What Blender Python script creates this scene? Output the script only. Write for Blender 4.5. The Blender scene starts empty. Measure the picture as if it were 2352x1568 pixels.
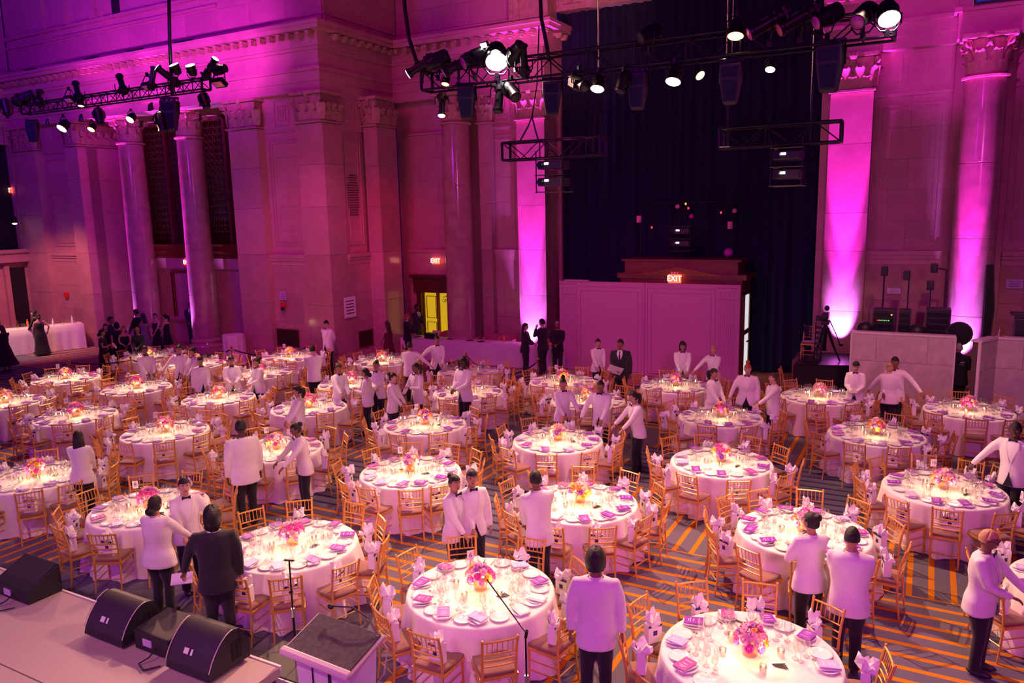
import bpy, bmesh, math, random
from math import sin, cos, pi, radians, sqrt, atan2, hypot, degrees, tan
from mathutils import Vector, Matrix
S = bpy.context.scene
COL = S.collection
DAT = bpy.data
for _o in list(DAT.objects):
    DAT.objects.remove(_o)

# ---------------------------------------------------------------- camera
F, YAW, PIT, ROL, CH = 1764.0, -0.49820, 0.16550, -0.02190, 5.2
FWD = Vector((sin(YAW) * cos(PIT), cos(YAW) * cos(PIT), -sin(PIT)))
_r0 = Vector((cos(YAW), -sin(YAW), 0)); _u0 = _r0.cross(FWD)
RGT = _r0 * cos(ROL) + _u0 * sin(ROL)
UPV = -_r0 * sin(ROL) + _u0 * cos(ROL)
CAM = Vector((0, 0, CH))
cd = DAT.cameras.new('camera'); cam = DAT.objects.new('camera', cd); COL.objects.link(cam)
cam.matrix_world = Matrix(((RGT.x, UPV.x, -FWD.x, 0), (RGT.y, UPV.y, -FWD.y, 0), (RGT.z, UPV.z, -FWD.z, CH), (0, 0, 0, 1)))
cd.sensor_width = 36; cd.lens = F / 2352 * 36; cd.clip_end = 200; cd.clip_start = 0.1
S.camera = cam

def ray(x, y): return RGT * ((x - 1176) / F) - UPV * ((y - 784) / F) + FWD
def atz(x, y, z=0.0):
    d = ray(x, y); t = (z - CH) / d.z; return Vector((d.x * t, d.y * t, z))
def aty(x, y, Y):
    d = ray(x, y); t = Y / d.y; return Vector((d.x * t, Y, CH + d.z * t))
def px(P):
    q = Vector(P) - CAM; z = q.dot(FWD)
    return (1176 + F * q.dot(RGT) / z, 784 - F * q.dot(UPV) / z, z)

# ---------------------------------------------------------------- world, exposure
S.view_settings.view_transform = 'Standard'; S.view_settings.look = 'None'
S.view_settings.exposure = 0.0; S.view_settings.gamma = 1.0; S.view_settings.use_curve_mapping = False
w = DAT.worlds.new('world'); S.world = w; w.use_nodes = True
w.node_tree.nodes['Background'].inputs[0].default_value = (0.16, 0.015, 0.60, 1)
w.node_tree.nodes['Background'].inputs[1].default_value = 0.05

# ---------------------------------------------------------------- lights
def aim(o, loc, tgt):
    o.location = loc
    o.rotation_euler = (Vector(tgt) - Vector(loc)).to_track_quat('-Z', 'Y').to_euler()
def area(name, loc, tgt, sx, sy, power, col, spread=180):
    l = DAT.lights.new(name, 'AREA'); l.shape = 'RECTANGLE'; l.size = sx; l.size_y = sy
    l.energy = power; l.color = col; l.spread = radians(spread)
    o = DAT.objects.new(name, l); COL.objects.link(o); aim(o, loc, tgt); return o
def spot(name, loc, tgt, deg, power, col, blend=0.5, r=0.05):
    l = DAT.lights.new(name, 'SPOT'); l.spot_size = radians(deg); l.spot_blend = blend
    l.energy = power; l.color = col; l.shadow_soft_size = r
    o = DAT.objects.new(name, l); COL.objects.link(o); aim(o, loc, tgt); return o
def point(name, loc, power, col, r=0.05):
    l = DAT.lights.new(name, 'POINT'); l.energy = power; l.color = col; l.shadow_soft_size = r
    o = DAT.objects.new(name, l); COL.objects.link(o); o.location = loc; return o

# house wash from the balcony side: violet from the left, magenta from the centre
area('house_wash', (-14, -6, 9.5), (-9, 12, 1.2), 6, 1.2, 600, (0.55, 0.008, 1.0))
area('house_wash', (4.5, -5, 8.5), (-2.5, 9, 0.9), 2.5, 1.2, 200, (0.95, 0.12, 0.80), 75)
area('wall_wash', (2.5, 4, 13), (0, 24, 4), 4, 2.0, 90, (1.0, 0.01, 0.70), 110)
area('violet_wash', (-22, 6, 13.5), (-29, 20, 14), 3, 2, 620, (0.26, 0.0, 1.0), 110)
area('magenta_wash', (-13, 8, 14.5), (-17, 22, 6.5), 4, 2, 190, (1.0, 0.01, 0.34), 120)
# warm lamps of the main truss and the left truss
for i in range(5):
    x = -8.6 + i * 1.95
    spot('truss_lamp', (x, 13.6, 7.6), (x + (i - 2) * .55, 10.2, 0.6), 76, 200, (1.0, 0.36, 0.2), 0.7, 0.07)
    spot('truss_lamp', (x, 14.3, 7.6), (x + (i - 2) * .8 - .6, 18.2, 0.4), 62, 320, (1.0, 0.34, 0.2), 0.8, 0.07)
for i in range(4):
    x = -26 + i * 2.9
    spot('truss_lamp', (x, 15.7, 8.4), (x + 2.6, 12.0, 0.4), 70, 240, (1.0, 0.34, 0.2), 0.7, 0.07)
spot('bar_lamp', (-29.6, 15.6, 8.2), (-32.8, 18.6, 1.0), 64, 2000, (1.0, 0.28, 0.24), 0.6, 0.05)
# the two bright profile lamps in view throw light over the near tables
spot('profile_lamp', (-7.6, 13.5, 8.35), (-2.2, 9.3, 0.8), 92, 5600, (1.0, 0.52, 0.36), 0.6, 0.05)
spot('profile_lamp', (-0.95, 13.5, 8.6), (-4.6, 7.5, 0.8), 84, 2400, (1.0, 0.50, 0.36), 0.6, 0.05)
spot('profile_lamp', (-22.5, 15.7, 8.4), (-16.0, 12.0, 0.8), 92, 4200, (1.0, 0.50, 0.34), 0.6, 0.05)
spot('profile_lamp', (-15.5, 15.7, 8.9), (-10.8, 10.5, 0.8), 80, 2200, (1.0, 0.50, 0.36), 0.6, 0.05)
spot('wall_wash', (-13.5, 13.5, 8.5), (-19.6, 20.2, 2.8), 52, 1100, (1.0, 0.09, 0.50), 0.8, 0.1)
# small warm lamp on the stage opening stonework
spot('lintel_lamp', (-5.5, 15.0, 8.6), (-11.0, 24.8, 11.5), 34, 1300, (1.0, 0.34, 0.26), 0.7, 0.06)
spot('counter_lamp', (1.0, 14.2, 8.4), (0.6, 21.2, 1.4), 50, 800, (1.0, 0.36, 0.36), 0.8, 0.06)
spot('booth_lamp', (-7.6, 15.5, 8.4), (-7.8, 23.0, 2.0), 50, 900, (1.0, 0.06, 0.42), 0.9, 0.3)
spot('stage_lamp', (-6.0, -1.5, 9.0), (-8.2, 3.8, 0.6), 66, 1500, (1.0, 0.46, 0.40), 0.7, 0.15)
# fixtures on the left truss that wash the cornice
for q in (60, 138, 200, 290, 385, 400, 440):
    P = aty(q, 190, 16.0)
    spot('cornice_wash', (P.x, 16.1, 9.65), (P.x - 1.8, 19.7, 10.95), 66, 330, (1.0, 0.05, 0.92), 0.7, 0.06)
spot('cornice_wash', (-9.3, 14.4, 8.4), (-12.4, 23.8, 11.0), 30, 1500, (1.0, 0.05, 0.9), 0.7, 0.05)  # added spot, not on the left truss; stands in for uplight beams on this cornice
spot('cornice_wash', (-.9, 14.4, 8.5), (0.2, 23.8, 10.0), 34, 1200, (1.0, 0.03, 0.85), 0.7, 0.05)  # likewise added, for the right-hand cornice above its uplights
spot('red_wash', (-12.5, 17.5, 8.0), (-17.4, 22.8, 4.6), 34, 500, (1.0, 0.0, 0.10), 0.9, 0.1)
spot('bar_glow', (-31.6, 16.2, 4.6), (-32.4, 17.2, 1.0), 70, 420, (1.0, 0.72, 0.42), 0.6, 0.1)
# uplights: violet-magenta, at the feet of pilasters and columns
def uplight(x, y, z, xt, yt, k=1.0):
    c = (0.74, 0.045, 1.0)
    spot('uplight', (x, y, z), (xt, yt, 8.3), 15, 16000 * k, (0.95, 0.03, 1.0), 0.5, 0.04)
    spot('uplight', (x, y, z), (xt, yt, 5.2), 22, 4200 * k, (0.85, 0.035, 1.0), 0.7, 0.04)
    spot('uplight', (x, y, z), (xt, yt, 1.9), 44, 2600 * k, (0.55, 0.16, 1.0), 0.8, 0.04)
for u_ in ((-29.78, 20.25, .1, -29.22, 20.58, .8), (-26.28, 20.25, .1, -25.72, 20.58, 1.1), (-12.15, 23.50, .1, -12.15, 23.95, 1.0), (-2.15, 23.38, 1.02, -2.15, 23.9, 1.1), (.75, 22.55, .9, .93, 22.95, .8)):
    uplight(*u_)
# ---------------------------------------------------------------- materials
MT = {}
def nodes(m):
    m.use_nodes = True
    return m.node_tree.nodes, m.node_tree.links, m.node_tree.nodes['Principled BSDF']
def mat(name, col, rough=.6, metal=0, noise=0, scale=5, emis=None, es=0, bump=0, bscale=None, rnd=0, coat=0, sheen=0, spec=.5):
    m = DAT.materials.new(name); n, l, b = nodes(m)
    b.inputs['Base Color'].default_value = (*col, 1); b.inputs['Roughness'].default_value = rough
    b.inputs['Metallic'].default_value = metal; b.inputs['Specular IOR Level'].default_value = spec
    if coat: b.inputs['Coat Weight'].default_value = coat; b.inputs['Coat Roughness'].default_value = .1
    if sheen: b.inputs['Sheen Weight'].default_value = sheen
    if emis: b.inputs['Emission Color'].default_value = (*emis, 1); b.inputs['Emission Strength'].default_value = es
    if noise or bump or rnd:
        tc = n.new('ShaderNodeTexCoord'); nz = n.new('ShaderNodeTexNoise'); nz.inputs['Scale'].default_value = scale
        nz.inputs['Detail'].default_value = 6; nz.inputs['Roughness'].default_value = .65
        l.new(tc.outputs['Object'], nz.inputs['Vector'])
        mp = n.new('ShaderNodeMapRange'); mp.inputs[1].default_value = .25; mp.inputs[2].default_value = .75
        mp.inputs[3].default_value = 1 - noise; mp.inputs[4].default_value = 1 + noise * .6
        l.new(nz.outputs['Fac'], mp.inputs[0])
        hv = n.new('ShaderNodeHueSaturation'); hv.inputs['Color'].default_value = (*col, 1)
        if rnd:
            oi = n.new('ShaderNodeObjectInfo'); m2 = n.new('ShaderNodeMapRange')
            m2.inputs[3].default_value = 1 - rnd; m2.inputs[4].default_value = 1 + rnd
            l.new(oi.outputs['Random'], m2.inputs[0]); mu = n.new('ShaderNodeMath'); mu.operation = 'MULTIPLY'
            l.new(mp.outputs[0], mu.inputs[0]); l.new(m2.outputs[0], mu.inputs[1]); l.new(mu.outputs[0], hv.inputs['Value'])
        else: l.new(mp.outputs[0], hv.inputs['Value'])
        l.new(hv.outputs[0], b.inputs['Base Color'])
        if bump:
            bp = n.new('ShaderNodeBump'); bp.inputs['Strength'].default_value = bump; bp.inputs['Distance'].default_value = .02
            if bscale:
                nb = n.new('ShaderNodeTexNoise'); nb.inputs['Scale'].default_value = bscale; nb.inputs['Detail'].default_value = 4
                l.new(tc.outputs['Object'], nb.inputs['Vector']); l.new(nb.outputs['Fac'], bp.inputs['Height'])
            else: l.new(nz.outputs['Fac'], bp.inputs['Height'])
            l.new(bp.outputs[0], b.inputs['Normal'])
    MT[name] = m; return m
def glow(name, col, s):
    m = DAT.materials.new(name); m.use_nodes = True; n = m.node_tree.nodes; l = m.node_tree.links
    n.remove(n['Principled BSDF']); e = n.new('ShaderNodeEmission'); e.inputs[0].default_value = (*col, 1); e.inputs[1].default_value = s
    l.new(e.outputs[0], n['Material Output'].inputs[0]); MT[name] = m; return m
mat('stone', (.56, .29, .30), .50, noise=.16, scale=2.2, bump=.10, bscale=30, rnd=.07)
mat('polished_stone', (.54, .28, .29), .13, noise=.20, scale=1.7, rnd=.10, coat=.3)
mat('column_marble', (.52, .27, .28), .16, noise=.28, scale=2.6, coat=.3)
mat('carved_stone', (.52, .34, .24), .62, noise=.35, scale=7, bump=.5, bscale=22)
mat('counter_marble', (.60, .50, .47), .32, noise=.30, scale=3.4, rnd=.05, bump=.05, bscale=9)
mat('counter_trim', (.78, .68, .66), .3)
mat('groove', (.10, .07, .06), .8)
mat('gold', (.86, .46, .12), .34, .35, noise=.18, scale=14)
mat('cushion', (.26, .11, .09), .85, noise=.12, scale=30, sheen=.3)
mat('linen', (.86, .79, .76), .80, noise=.05, scale=9, bump=.12, bscale=14, sheen=.25)
mat('napkin_cloth', (.86, .80, .80), .85, bump=.2, bscale=40)
mat('china', (.88, .87, .88), .12, coat=.5)
mat('paper', (.88, .86, .86), .7)
mat('tissue', (.88, .84, .86), .8, noise=.1, scale=20)
mat('navy_print', (.03, .03, .16), .5)
mat('silver', (.75, .74, .76), .18, 1)
mat('wax', (.95, .90, .82), .5, emis=(1, .62, .28), es=.9)
mat('black_metal', (.018, .018, .024), .38, .6)
mat('black_plastic', (.022, .022, .028), .45)
mat('black_cloth', (.012, .011, .018), .9, noise=.2, scale=40, sheen=.2)
mat('charcoal_cloth', (.022, .020, .028), .85, noise=.35, scale=90, sheen=.2)
mat('navy_suit', (.014, .014, .040), .85, sheen=.2)
mat('velvet', (.006, .008, .042), .95, noise=.3, scale=3)
mat('hoodie', (.012, .012, .022), .9)
mat('white_jacket', (.84, .80, .82), .75, noise=.05, scale=12, bump=.25, bscale=9, sheen=.2)
mat('shirt', (.85, .82, .86), .6)
mat('grey_dress', (.30, .28, .32), .6, noise=.4, scale=60)
mat('maroon_dress', (.12, .01, .02), .7)
mat('skin_light', (.62, .36, .27), .5, spec=.35); mat('skin_tan', (.44, .23, .15), .5, spec=.35)
mat('skin_brown', (.24, .115, .07), .5, spec=.35); mat('skin_dark', (.10, .048, .033), .5, spec=.35)
mat('lip', (.35, .07, .07), .5); mat('eye_white', (.7, .68, .68), .3); mat('eye_dark', (.02, .012, .01), .3)
mat('hair_black', (.012, .009, .010), .45, noise=.4, scale=60, bump=.6, bscale=70)
mat('hair_brown', (.07, .032, .02), .45, noise=.4, scale=60, bump=.6, bscale=70)
mat('hair_red', (.42, .10, .04), .45, noise=.4, scale=60, bump=.6, bscale=70)
mat('hair_blonde', (.62, .38, .17), .45, noise=.3, scale=60, bump=.6, bscale=70)
mat('hair_grey', (.40, .36, .36), .6, noise=.3, scale=80, bump=.4, bscale=90)
mat('wood_dark', (.11, .035, .018), .35, noise=.35, scale=6, coat=.2)
mat('bronze', (.30, .13, .05), .35, .8, noise=.3, scale=12)
mat('grille_bronze', (.24, .13, .04), .42, .7)
mat('dark_void', (.010, .006, .014), .8)
mat('partition', (.62, .40, .44), .75, noise=.04, scale=60)
mat('booth_wood', (.20, .06, .035), .35, noise=.3, scale=8, coat=.3)
mat('stage_carpet', (.50, .40, .38), .95, noise=.12, scale=60, bump=.3, bscale=160)
mat('speaker_grille', (.040, .030, .042), .6, noise=.55, scale=220)
mat('speaker_box', (.020, .018, .026), .55)
mat('lectern_top', (.10, .085, .08), .9, noise=.5, scale=24)
mat('lectern_white', (.78, .74, .84), .22, coat=.4)
mat('lectern_edge', (.60, .50, .46), .4)
mat('red_plastic', (.75, .02, .02), .4)
mat('card_white', (.85, .83, .85), .7)
mat('rope_navy', (.02, .015, .05), .8)
mat('brass', (.80, .48, .14), .25, 1)
mat('tub_leather', (.55, .16, .17), .5)
mat('leaf_green', (.10, .14, .04), .6)
for k_, c_ in dict(magenta=(.75, .02, .35), pink=(.85, .32, .48), purple=(.36, .07, .42), peach=(.90, .58, .42), yellow=(.90, .45, .03), cream=(.90, .74, .70), orange=(.85, .26, .05)).items():
    mat('petal_' + k_, c_, .7, sheen=.2)
mat('cover_purple', (.30, .035, .50), .35, coat=.2)
mat('cover_plum', (.45, .045, .40), .35, coat=.2)
mat('cover_lilac', (.60, .45, .78), .4)
mat('wood_floor', (.42, .20, .10), .30, noise=.2, scale=4)
mat('yellow_wall', (.80, .58, .06), .6)
mat('pipe', (.10, .09, .12), .3, .9)
glow('lens_white', (1.0, .93, .82), 60); glow('lens_warm', (1.0, .70, .42), 16); glow('lens_blue', (.45, .38, 1.0), 14)
glow('lens_amber', (1.0, .42, .12), 8); glow('flame', (1.0, .60, .22), 9); glow('exit_red', (1.0, .10, .05), 2.6); glow('exit_letter', (1.0, .75, .65), 3.2)
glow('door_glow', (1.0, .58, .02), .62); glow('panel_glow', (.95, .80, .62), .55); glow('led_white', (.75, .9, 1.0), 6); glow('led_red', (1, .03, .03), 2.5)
glow('led_green', (.2, 1, .2), 1.5); glow('led_amber', (1, .3, .05), 2.5); glow('screen_blue', (.02, .02, .30), .9); glow('door_white', (.9, .85, .9), .8); glow('window_violet', (.09, .01, .28), .35)
def glass(name, tint=(1, 1, 1), fac=.22):
    m = DAT.materials.new(name); m.use_nodes = True; n = m.node_tree.nodes; l = m.node_tree.links
    n.remove(n['Principled BSDF']); t = n.new('ShaderNodeBsdfTransparent'); t.inputs[0].default_value = (*tint, 1)
    g = n.new('ShaderNodeBsdfGlossy'); g.inputs['Roughness'].default_value = .06
    lw = n.new('ShaderNodeLayerWeight'); lw.inputs[0].default_value = fac; mx = n.new('ShaderNodeMixShader')
    l.new(lw.outputs['Facing'], mx.inputs[0]); l.new(t.outputs[0], mx.inputs[1]); l.new(g.outputs[0], mx.inputs[2])
    l.new(mx.outputs[0], n['Material Output'].inputs[0]); MT[name] = m
glass('glass', (.95, .93, .95), .35); glass('amber_glass', (1, .8, .5), .3)

def carpet_material():
    m = DAT.materials.new('carpet'); n, l, b = nodes(m); MT['carpet'] = m
    b.inputs['Roughness'].default_value = .95; b.inputs['Specular IOR Level'].default_value = .1
    tc = n.new('ShaderNodeTexCoord'); sp = n.new('ShaderNodeSeparateXYZ'); l.new(tc.outputs['Object'], sp.inputs[0])
    def M(op, a, b_=None, c_=None):
        x = n.new('ShaderNodeMath'); x.operation = op
        for i, v in enumerate((a, b_, c_)):
            if v is None: continue
            if isinstance(v, (int, float)): x.inputs[i].default_value = v
            else: l.new(v, x.inputs[i])
        return x.outputs[0]
    X = M('ADD', sp.outputs[0], 104.5); Y = M('ADD', sp.outputs[1], 100.0)
    p1 = M('MODULO', M('ADD', M('FLOOR', M('DIVIDE', X, 6.2)), 1.0), 2.0)      # columns of blocks 6.2 m wide
    cy = M('FLOOR', M('DIVIDE', M('ADD', M('ADD', Y, 0.2), M('MULTIPLY', p1, 1.5)), 2.45))
    m4 = M('MODULO', cy, 4.0); od = M('MODULO', cy, 2.0)
    is2 = M('COMPARE', m4, 2.0, .1); is3 = M('COMPARE', m4, 3.0, .1); ev = M('SUBTRACT', 1.0, od)
    def PICK(a, b_): return M('ADD', M('MULTIPLY', a, M('SUBTRACT', 1.0, p1)), M('MULTIPLY', b_, p1))
    isY = PICK(is2, ev); isor = PICK(ev, M('SUBTRACT', 1.0, is3)); on_ = M('SUBTRACT', 1.0, PICK(is3, M('MULTIPLY', is3, 0.0)))
    sx = M('LESS_THAN', M('MODULO', X, .27), .075); sy = M('LESS_THAN', M('MODULO', Y, .27), .075)
    stripe = M('MULTIPLY', on_, M('ADD', M('MULTIPLY', sx, isY), M('MULTIPLY', sy, M('SUBTRACT', 1.0, isY))))
    nz = n.new('ShaderNodeTexNoise'); nz.inputs['Scale'].default_value = 120; nz.inputs['Detail'].default_value = 3
    l.new(tc.outputs['Object'], nz.inputs['Vector'])
    def MIX(f, a, bb):
        x = n.new('ShaderNodeMix'); x.data_type = 'RGBA'
        if isinstance(f, float): x.inputs[0].default_value = f
        else: l.new(f, x.inputs[0])
        for i, v in ((6, a), (7, bb)):
            if isinstance(v, tuple): x.inputs[i].default_value = (*v, 1)
            else: l.new(v, x.inputs[i])
        return x.outputs[2]
    base = MIX(nz.outputs['Fac'], (.085, .075, .125), (.21, .185, .26))
    sc = MIX(isor, (.045, .04, .12), (.62, .22, .015))
    l.new(MIX(stripe, base, sc), b.inputs['Base Color'])
carpet_material()

# ---------------------------------------------------------------- mesh helpers
class MB:
    def __init__(s): s.v = []; s.f = []; s.m = []; s.k = 0
    def face(s, f, mi=None): s.f.append(tuple(f)); s.m.append(s.k if mi is None else mi)
    def box(s, c, d, rz=0, bev=0, taper=1.0):
        hx, hy, hz = d[0] / 2, d[1] / 2, d[2] / 2; o = len(s.v); ca, sa = cos(rz), sin(rz)
        for z, t in ((-hz, 1.0), (hz, taper)):
            for x, y in ((-hx, -hy), (hx, -hy), (hx, hy), (-hx, hy)):
                x2, y2 = x * t, y * t
                s.v.append((c[0] + x2 * ca - y2 * sa, c[1] + x2 * sa + y2 * ca, c[2] + z))
        for f in ((3, 2, 1, 0), (4, 5, 6, 7), (0, 1, 5, 4), (1, 2, 6, 5), (2, 3, 7, 6), (3, 0, 4, 7)):
            s.face([o + i for i in f])
        return s
    def box2(s, a, b): return s.box([(a[i] + b[i]) / 2 for i in range(3)], [abs(b[i] - a[i]) for i in range(3)])
    def rings(s, rs, closed=True, cap=True):
        o = len(s.v); n = len(rs[0])
        for r in rs: s.v.extend(tuple(p) for p in r)
        for i in range(len(rs) - 1):
            for j in range(n if closed else n - 1):
                k = (j + 1) % n
                s.face((o + i * n + j, o + i * n + k, o + (i + 1) * n + k, o + (i + 1) * n + j))
        if cap and closed:
            s.face([o + j for j in range(n)][::-1]); e = o + (len(rs) - 1) * n; s.face([e + j for j in range(n)])
        return s
    def tube(s, pts, rad, n=6, cap=True, flat=1.0):
        pts = [Vector(p) for p in pts]; rad = rad if isinstance(rad, (list, tuple)) else [rad] * len(pts)
        rs = []; ref = None
        for i, p in enumerate(pts):
            d = (pts[min(i + 1, len(pts) - 1)] - pts[max(i - 1, 0)]); d = d.normalized() if d.length > 1e-9 else Vector((0, 0, 1))
            if ref is None:
                ref = Vector((0, 0, 1)) if abs(d.z) < .9 else Vector((1, 0, 0))
            a = (ref - d * ref.dot(d)); a = a.normalized() if a.length > 1e-6 else d.orthogonal().normalized()
            ref = a; b = d.cross(a); r = rad[i]
            if isinstance(r, tuple): r, ry = r
            else: ry = r * flat
            rs.append([p + a * (r * cos(2 * pi * j / n)) + b * (ry * sin(2 * pi * j / n)) for j in range(n)])
        return s.rings(rs, True, cap)
    def lathe(s, prof, n=16, c=(0, 0, 0), cap=True):
        return s.rings([[(c[0] + r * cos(2 * pi * j / n), c[1] + r * sin(2 * pi * j / n), c[2] + z) for j in range(n)] for r, z in prof], True, cap)
    def ell(s, c, r, n=12, m=8, fn=None):
        rs = []
        for i in range(m + 1):
            t = -pi / 2 + pi * i / m; ct = max(cos(t), .02); ring = []
            for j in range(n):
                a = 2 * pi * j / n; p = Vector((ct * cos(a), ct * sin(a), sin(t)))
                if fn: p = fn(p)
                ring.append((c[0] + r[0] * p[0], c[1] + r[1] * p[1], c[2] + r[2] * p[2]))
            rs.append(ring)
        return s.rings(rs)
    def quad(s, a, b, c, d): o = len(s.v); s.v.extend((tuple(a), tuple(b), tuple(c), tuple(d))); s.face((o, o + 1, o + 2, o + 3)); return s
    def prism(s, poly, z0, z1):
        n = len(poly); return s.rings([[(x, y, z0) for x, y in poly], [(x, y, z1) for x, y in poly]])
    def add(s, o, M_=None, dk=0):
        b = len(s.v)
        s.v.extend(tuple(M_ @ Vector(v)) if M_ else v for v in o.v)
        s.f.extend(tuple(b + i for i in f) for f in o.f); s.m.extend(k + dk for k in o.m); return s
    def mesh(s, name, mats, smooth=False, sharp=None):
        me = DAT.meshes.new(name); me.from_pydata(s.v, [], s.f)
        if isinstance(mats, str): mats = [mats]
        for m_ in mats: me.materials.append(MT[m_])
        if len(mats) > 1: me.polygons.foreach_set('material_index', s.m)
        if smooth: me.polygons.foreach_set('use_smooth', [True] * len(s.f))
        if sharp: me.set_sharp_from_angle(angle=radians(sharp))
        me.update(); return me
    def build(s, name, mats, parent=None, smooth=False, loc=None, rz=0, sharp=None):
        return put(name, s.mesh(name, mats, smooth, sharp), parent, loc, rz)
def put(name, me, parent=None, loc=None, rz=0, rot=None, sc=None):
    o = DAT.objects.new(name, me); COL.objects.link(o)
    if parent: o.parent = parent
    if loc is not None: o.location = loc
    if rz: o.rotation_euler = (0, 0, rz)
    if rot is not None: o.rotation_euler = rot
    if sc is not None: o.scale = sc
    return o
def tag(o, label=None, cat=None, group=None, kind=None):
    if label: o['label'] = label
    if cat: o['category'] = cat
    if group: o['group'] = group
    if kind: o['kind'] = kind
    return o
def thing(name, label, cat, loc=(0, 0, 0), rz=0, group=None):
    o = put(name, None, None, loc, rz); return tag(o, label, cat, group)
def copy_tree(o, parent=None):
    c = o.copy(); COL.objects.link(c); c.parent = parent
    for ch in o.children: copy_tree(ch, c)
    return c
def bevel(o, w_=.01, seg=2):
    m = o.modifiers.new('bevel', 'BEVEL'); m.width = w_; m.segments = seg; m.limit_method = 'ANGLE'; return o
def text_mesh(txt, size, mat_, ext=.002, name='lettering'):
    c = DAT.curves.new('t', 'FONT'); c.body = txt; c.size = size; c.extrude = ext; c.align_x = 'CENTER'; c.align_y = 'CENTER'; c.resolution_u = 2
    o = DAT.objects.new('t', c); COL.objects.link(o)
    me = DAT.meshes.new_from_object(o); DAT.objects.remove(o); me.name = name; me.materials.clear(); me.materials.append(MT[mat_]); return me
rnd = random.Random(7)
# ================================================================ architecture
class FR:                                   # wall frame: u runs along the wall, d stands out of it
    def __init__(s, x, y, deg): s.o = (x, y); s.a = radians(deg); s.c, s.s = cos(s.a), sin(s.a)
    def P(s, u, d, z): return (s.o[0] + u * s.c + d * s.s, s.o[1] + u * s.s - d * s.c, z)
    def box(s, mb, u0, u1, z0, z1, d0, d1):
        mb.box(s.P((u0 + u1) / 2, (d0 + d1) / 2, (z0 + z1) / 2), (abs(u1 - u0), abs(d1 - d0), abs(z1 - z0)), s.a); return mb
FA = FR(-35.6, 20.25, 0); FB = FR(-17.8, 20.0, 90); FC = FR(-17.8, 24.2, 0); FD = FR(-2.95, 24.2, 0); FE = FR(-35.6, 6.0, 90)
ZR, ZC, ZE = 3.93, 8.35, 9.30               # rail top, capital bottom, entablature bottom

def structure(name, mb, mats, **k):
    o = mb.build(name, mats, None, **k); o['kind'] = 'structure'; return o
# floor
m = MB(); m.quad((-42, -8, 0), (12, -8, 0), (12, 21.6, 0), (-42, 21.6, 0)); floor = structure('floor', m, 'carpet')
m = MB(); m.quad((-42, 21.6, 0), (12, 21.6, 0), (12, 28, 0), (-42, 28, 0)); structure('floor', m, 'wood_floor')

def blocks(parent, fr, u0, u1, z0, z1, nu, zs, m_, d=0.0, t=.05, gap=.006, stagger=True, bw=None):
    """ashlar: every block its own object, joints recessed"""
    for k in range(len(zs) - 1):
        a, b = zs[k], zs[k + 1]; n = nu; off = (.5 if (stagger and k % 2) else 0)
        us = [u0] + [u0 + (u1 - u0) * (i + off) / n for i in range(0 if off else 1, n)] + [u1]
        us = sorted(set(round(u, 4) for u in us))
        for i in range(len(us) - 1):
            if us[i + 1] - us[i] < .05: continue
            mb = MB(); c = fr.P((us[i] + us[i + 1]) / 2, d - t / 2, (a + b) / 2)
            mb.box((0, 0, 0), (us[i + 1] - us[i] - gap, t, b - a - gap))
            o = mb.build('stone_block', m_, parent, loc=c, rz=fr.a)
def frames(fr, mb, u0, u1, z0, z1, w_=.05, d0=0, d1=.03):
    fr.box(mb, u0, u1, z1 - w_, z1, d0, d1); fr.box(mb, u0, u1, z0, z0 + w_, d0, d1)
    fr.box(mb, u0, u0 + w_, z0 + w_, z1 - w_, d0, d1); fr.box(mb, u1 - w_, u1, z0 + w_, z1 - w_, d0, d1)
def lin(a, b, n): return [a + (b - a) * i / n for i in range(n + 1)]

def wall_bay(parent, fr, u0, u1, lower=True):
    """one bay: plinth, polished slabs, rail, framed upper panel, small framed square under the entablature"""
    w_ = u1 - u0
    m = MB(); fr.box(m, u0, u1, 0, .38, 0, .10); fr.box(m, u0, u1, .38, .47, 0, .06); m.build('baseboard', 'polished_stone', parent)
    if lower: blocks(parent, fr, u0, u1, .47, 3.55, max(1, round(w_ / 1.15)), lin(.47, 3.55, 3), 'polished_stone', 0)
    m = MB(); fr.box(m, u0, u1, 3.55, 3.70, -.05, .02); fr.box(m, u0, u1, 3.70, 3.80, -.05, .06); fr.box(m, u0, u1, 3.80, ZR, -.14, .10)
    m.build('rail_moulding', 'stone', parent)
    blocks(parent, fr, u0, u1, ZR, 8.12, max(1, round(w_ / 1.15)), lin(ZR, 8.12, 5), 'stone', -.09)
    m = MB(); e = .16; frames(fr, m, u0 + e, u1 - e, ZR + .28, 7.9, .045, -.10, -.055); frames(fr, m, u0 + e + .13, u1 - e - .13, ZR + .41, 7.77, .035, -.10, -.065)
    fr.box(m, u0, u1, 8.12, 8.20, -.10, -.02); m.build('panel_moulding', 'stone', parent)
    m = MB(); fr.box(m, u0, u1, 8.20, ZE, -.14, -.06); m.build('panel_slab', 'stone', parent)
    cx = (u0 + u1) / 2
    if w_ > .9:
        m = MB(); frames(fr, m, cx - .34, cx + .34, 8.32, 9.18, .04, -.07, -.03); frames(fr, m, cx - .20, cx + .20, 8.50, 9.0, .03, -.07, -.03)
        frames(fr, m, cx - .09, cx + .09, 8.63, 8.87, .02, -.07, -.03); m.build('square_moulding', 'stone', parent)

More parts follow.
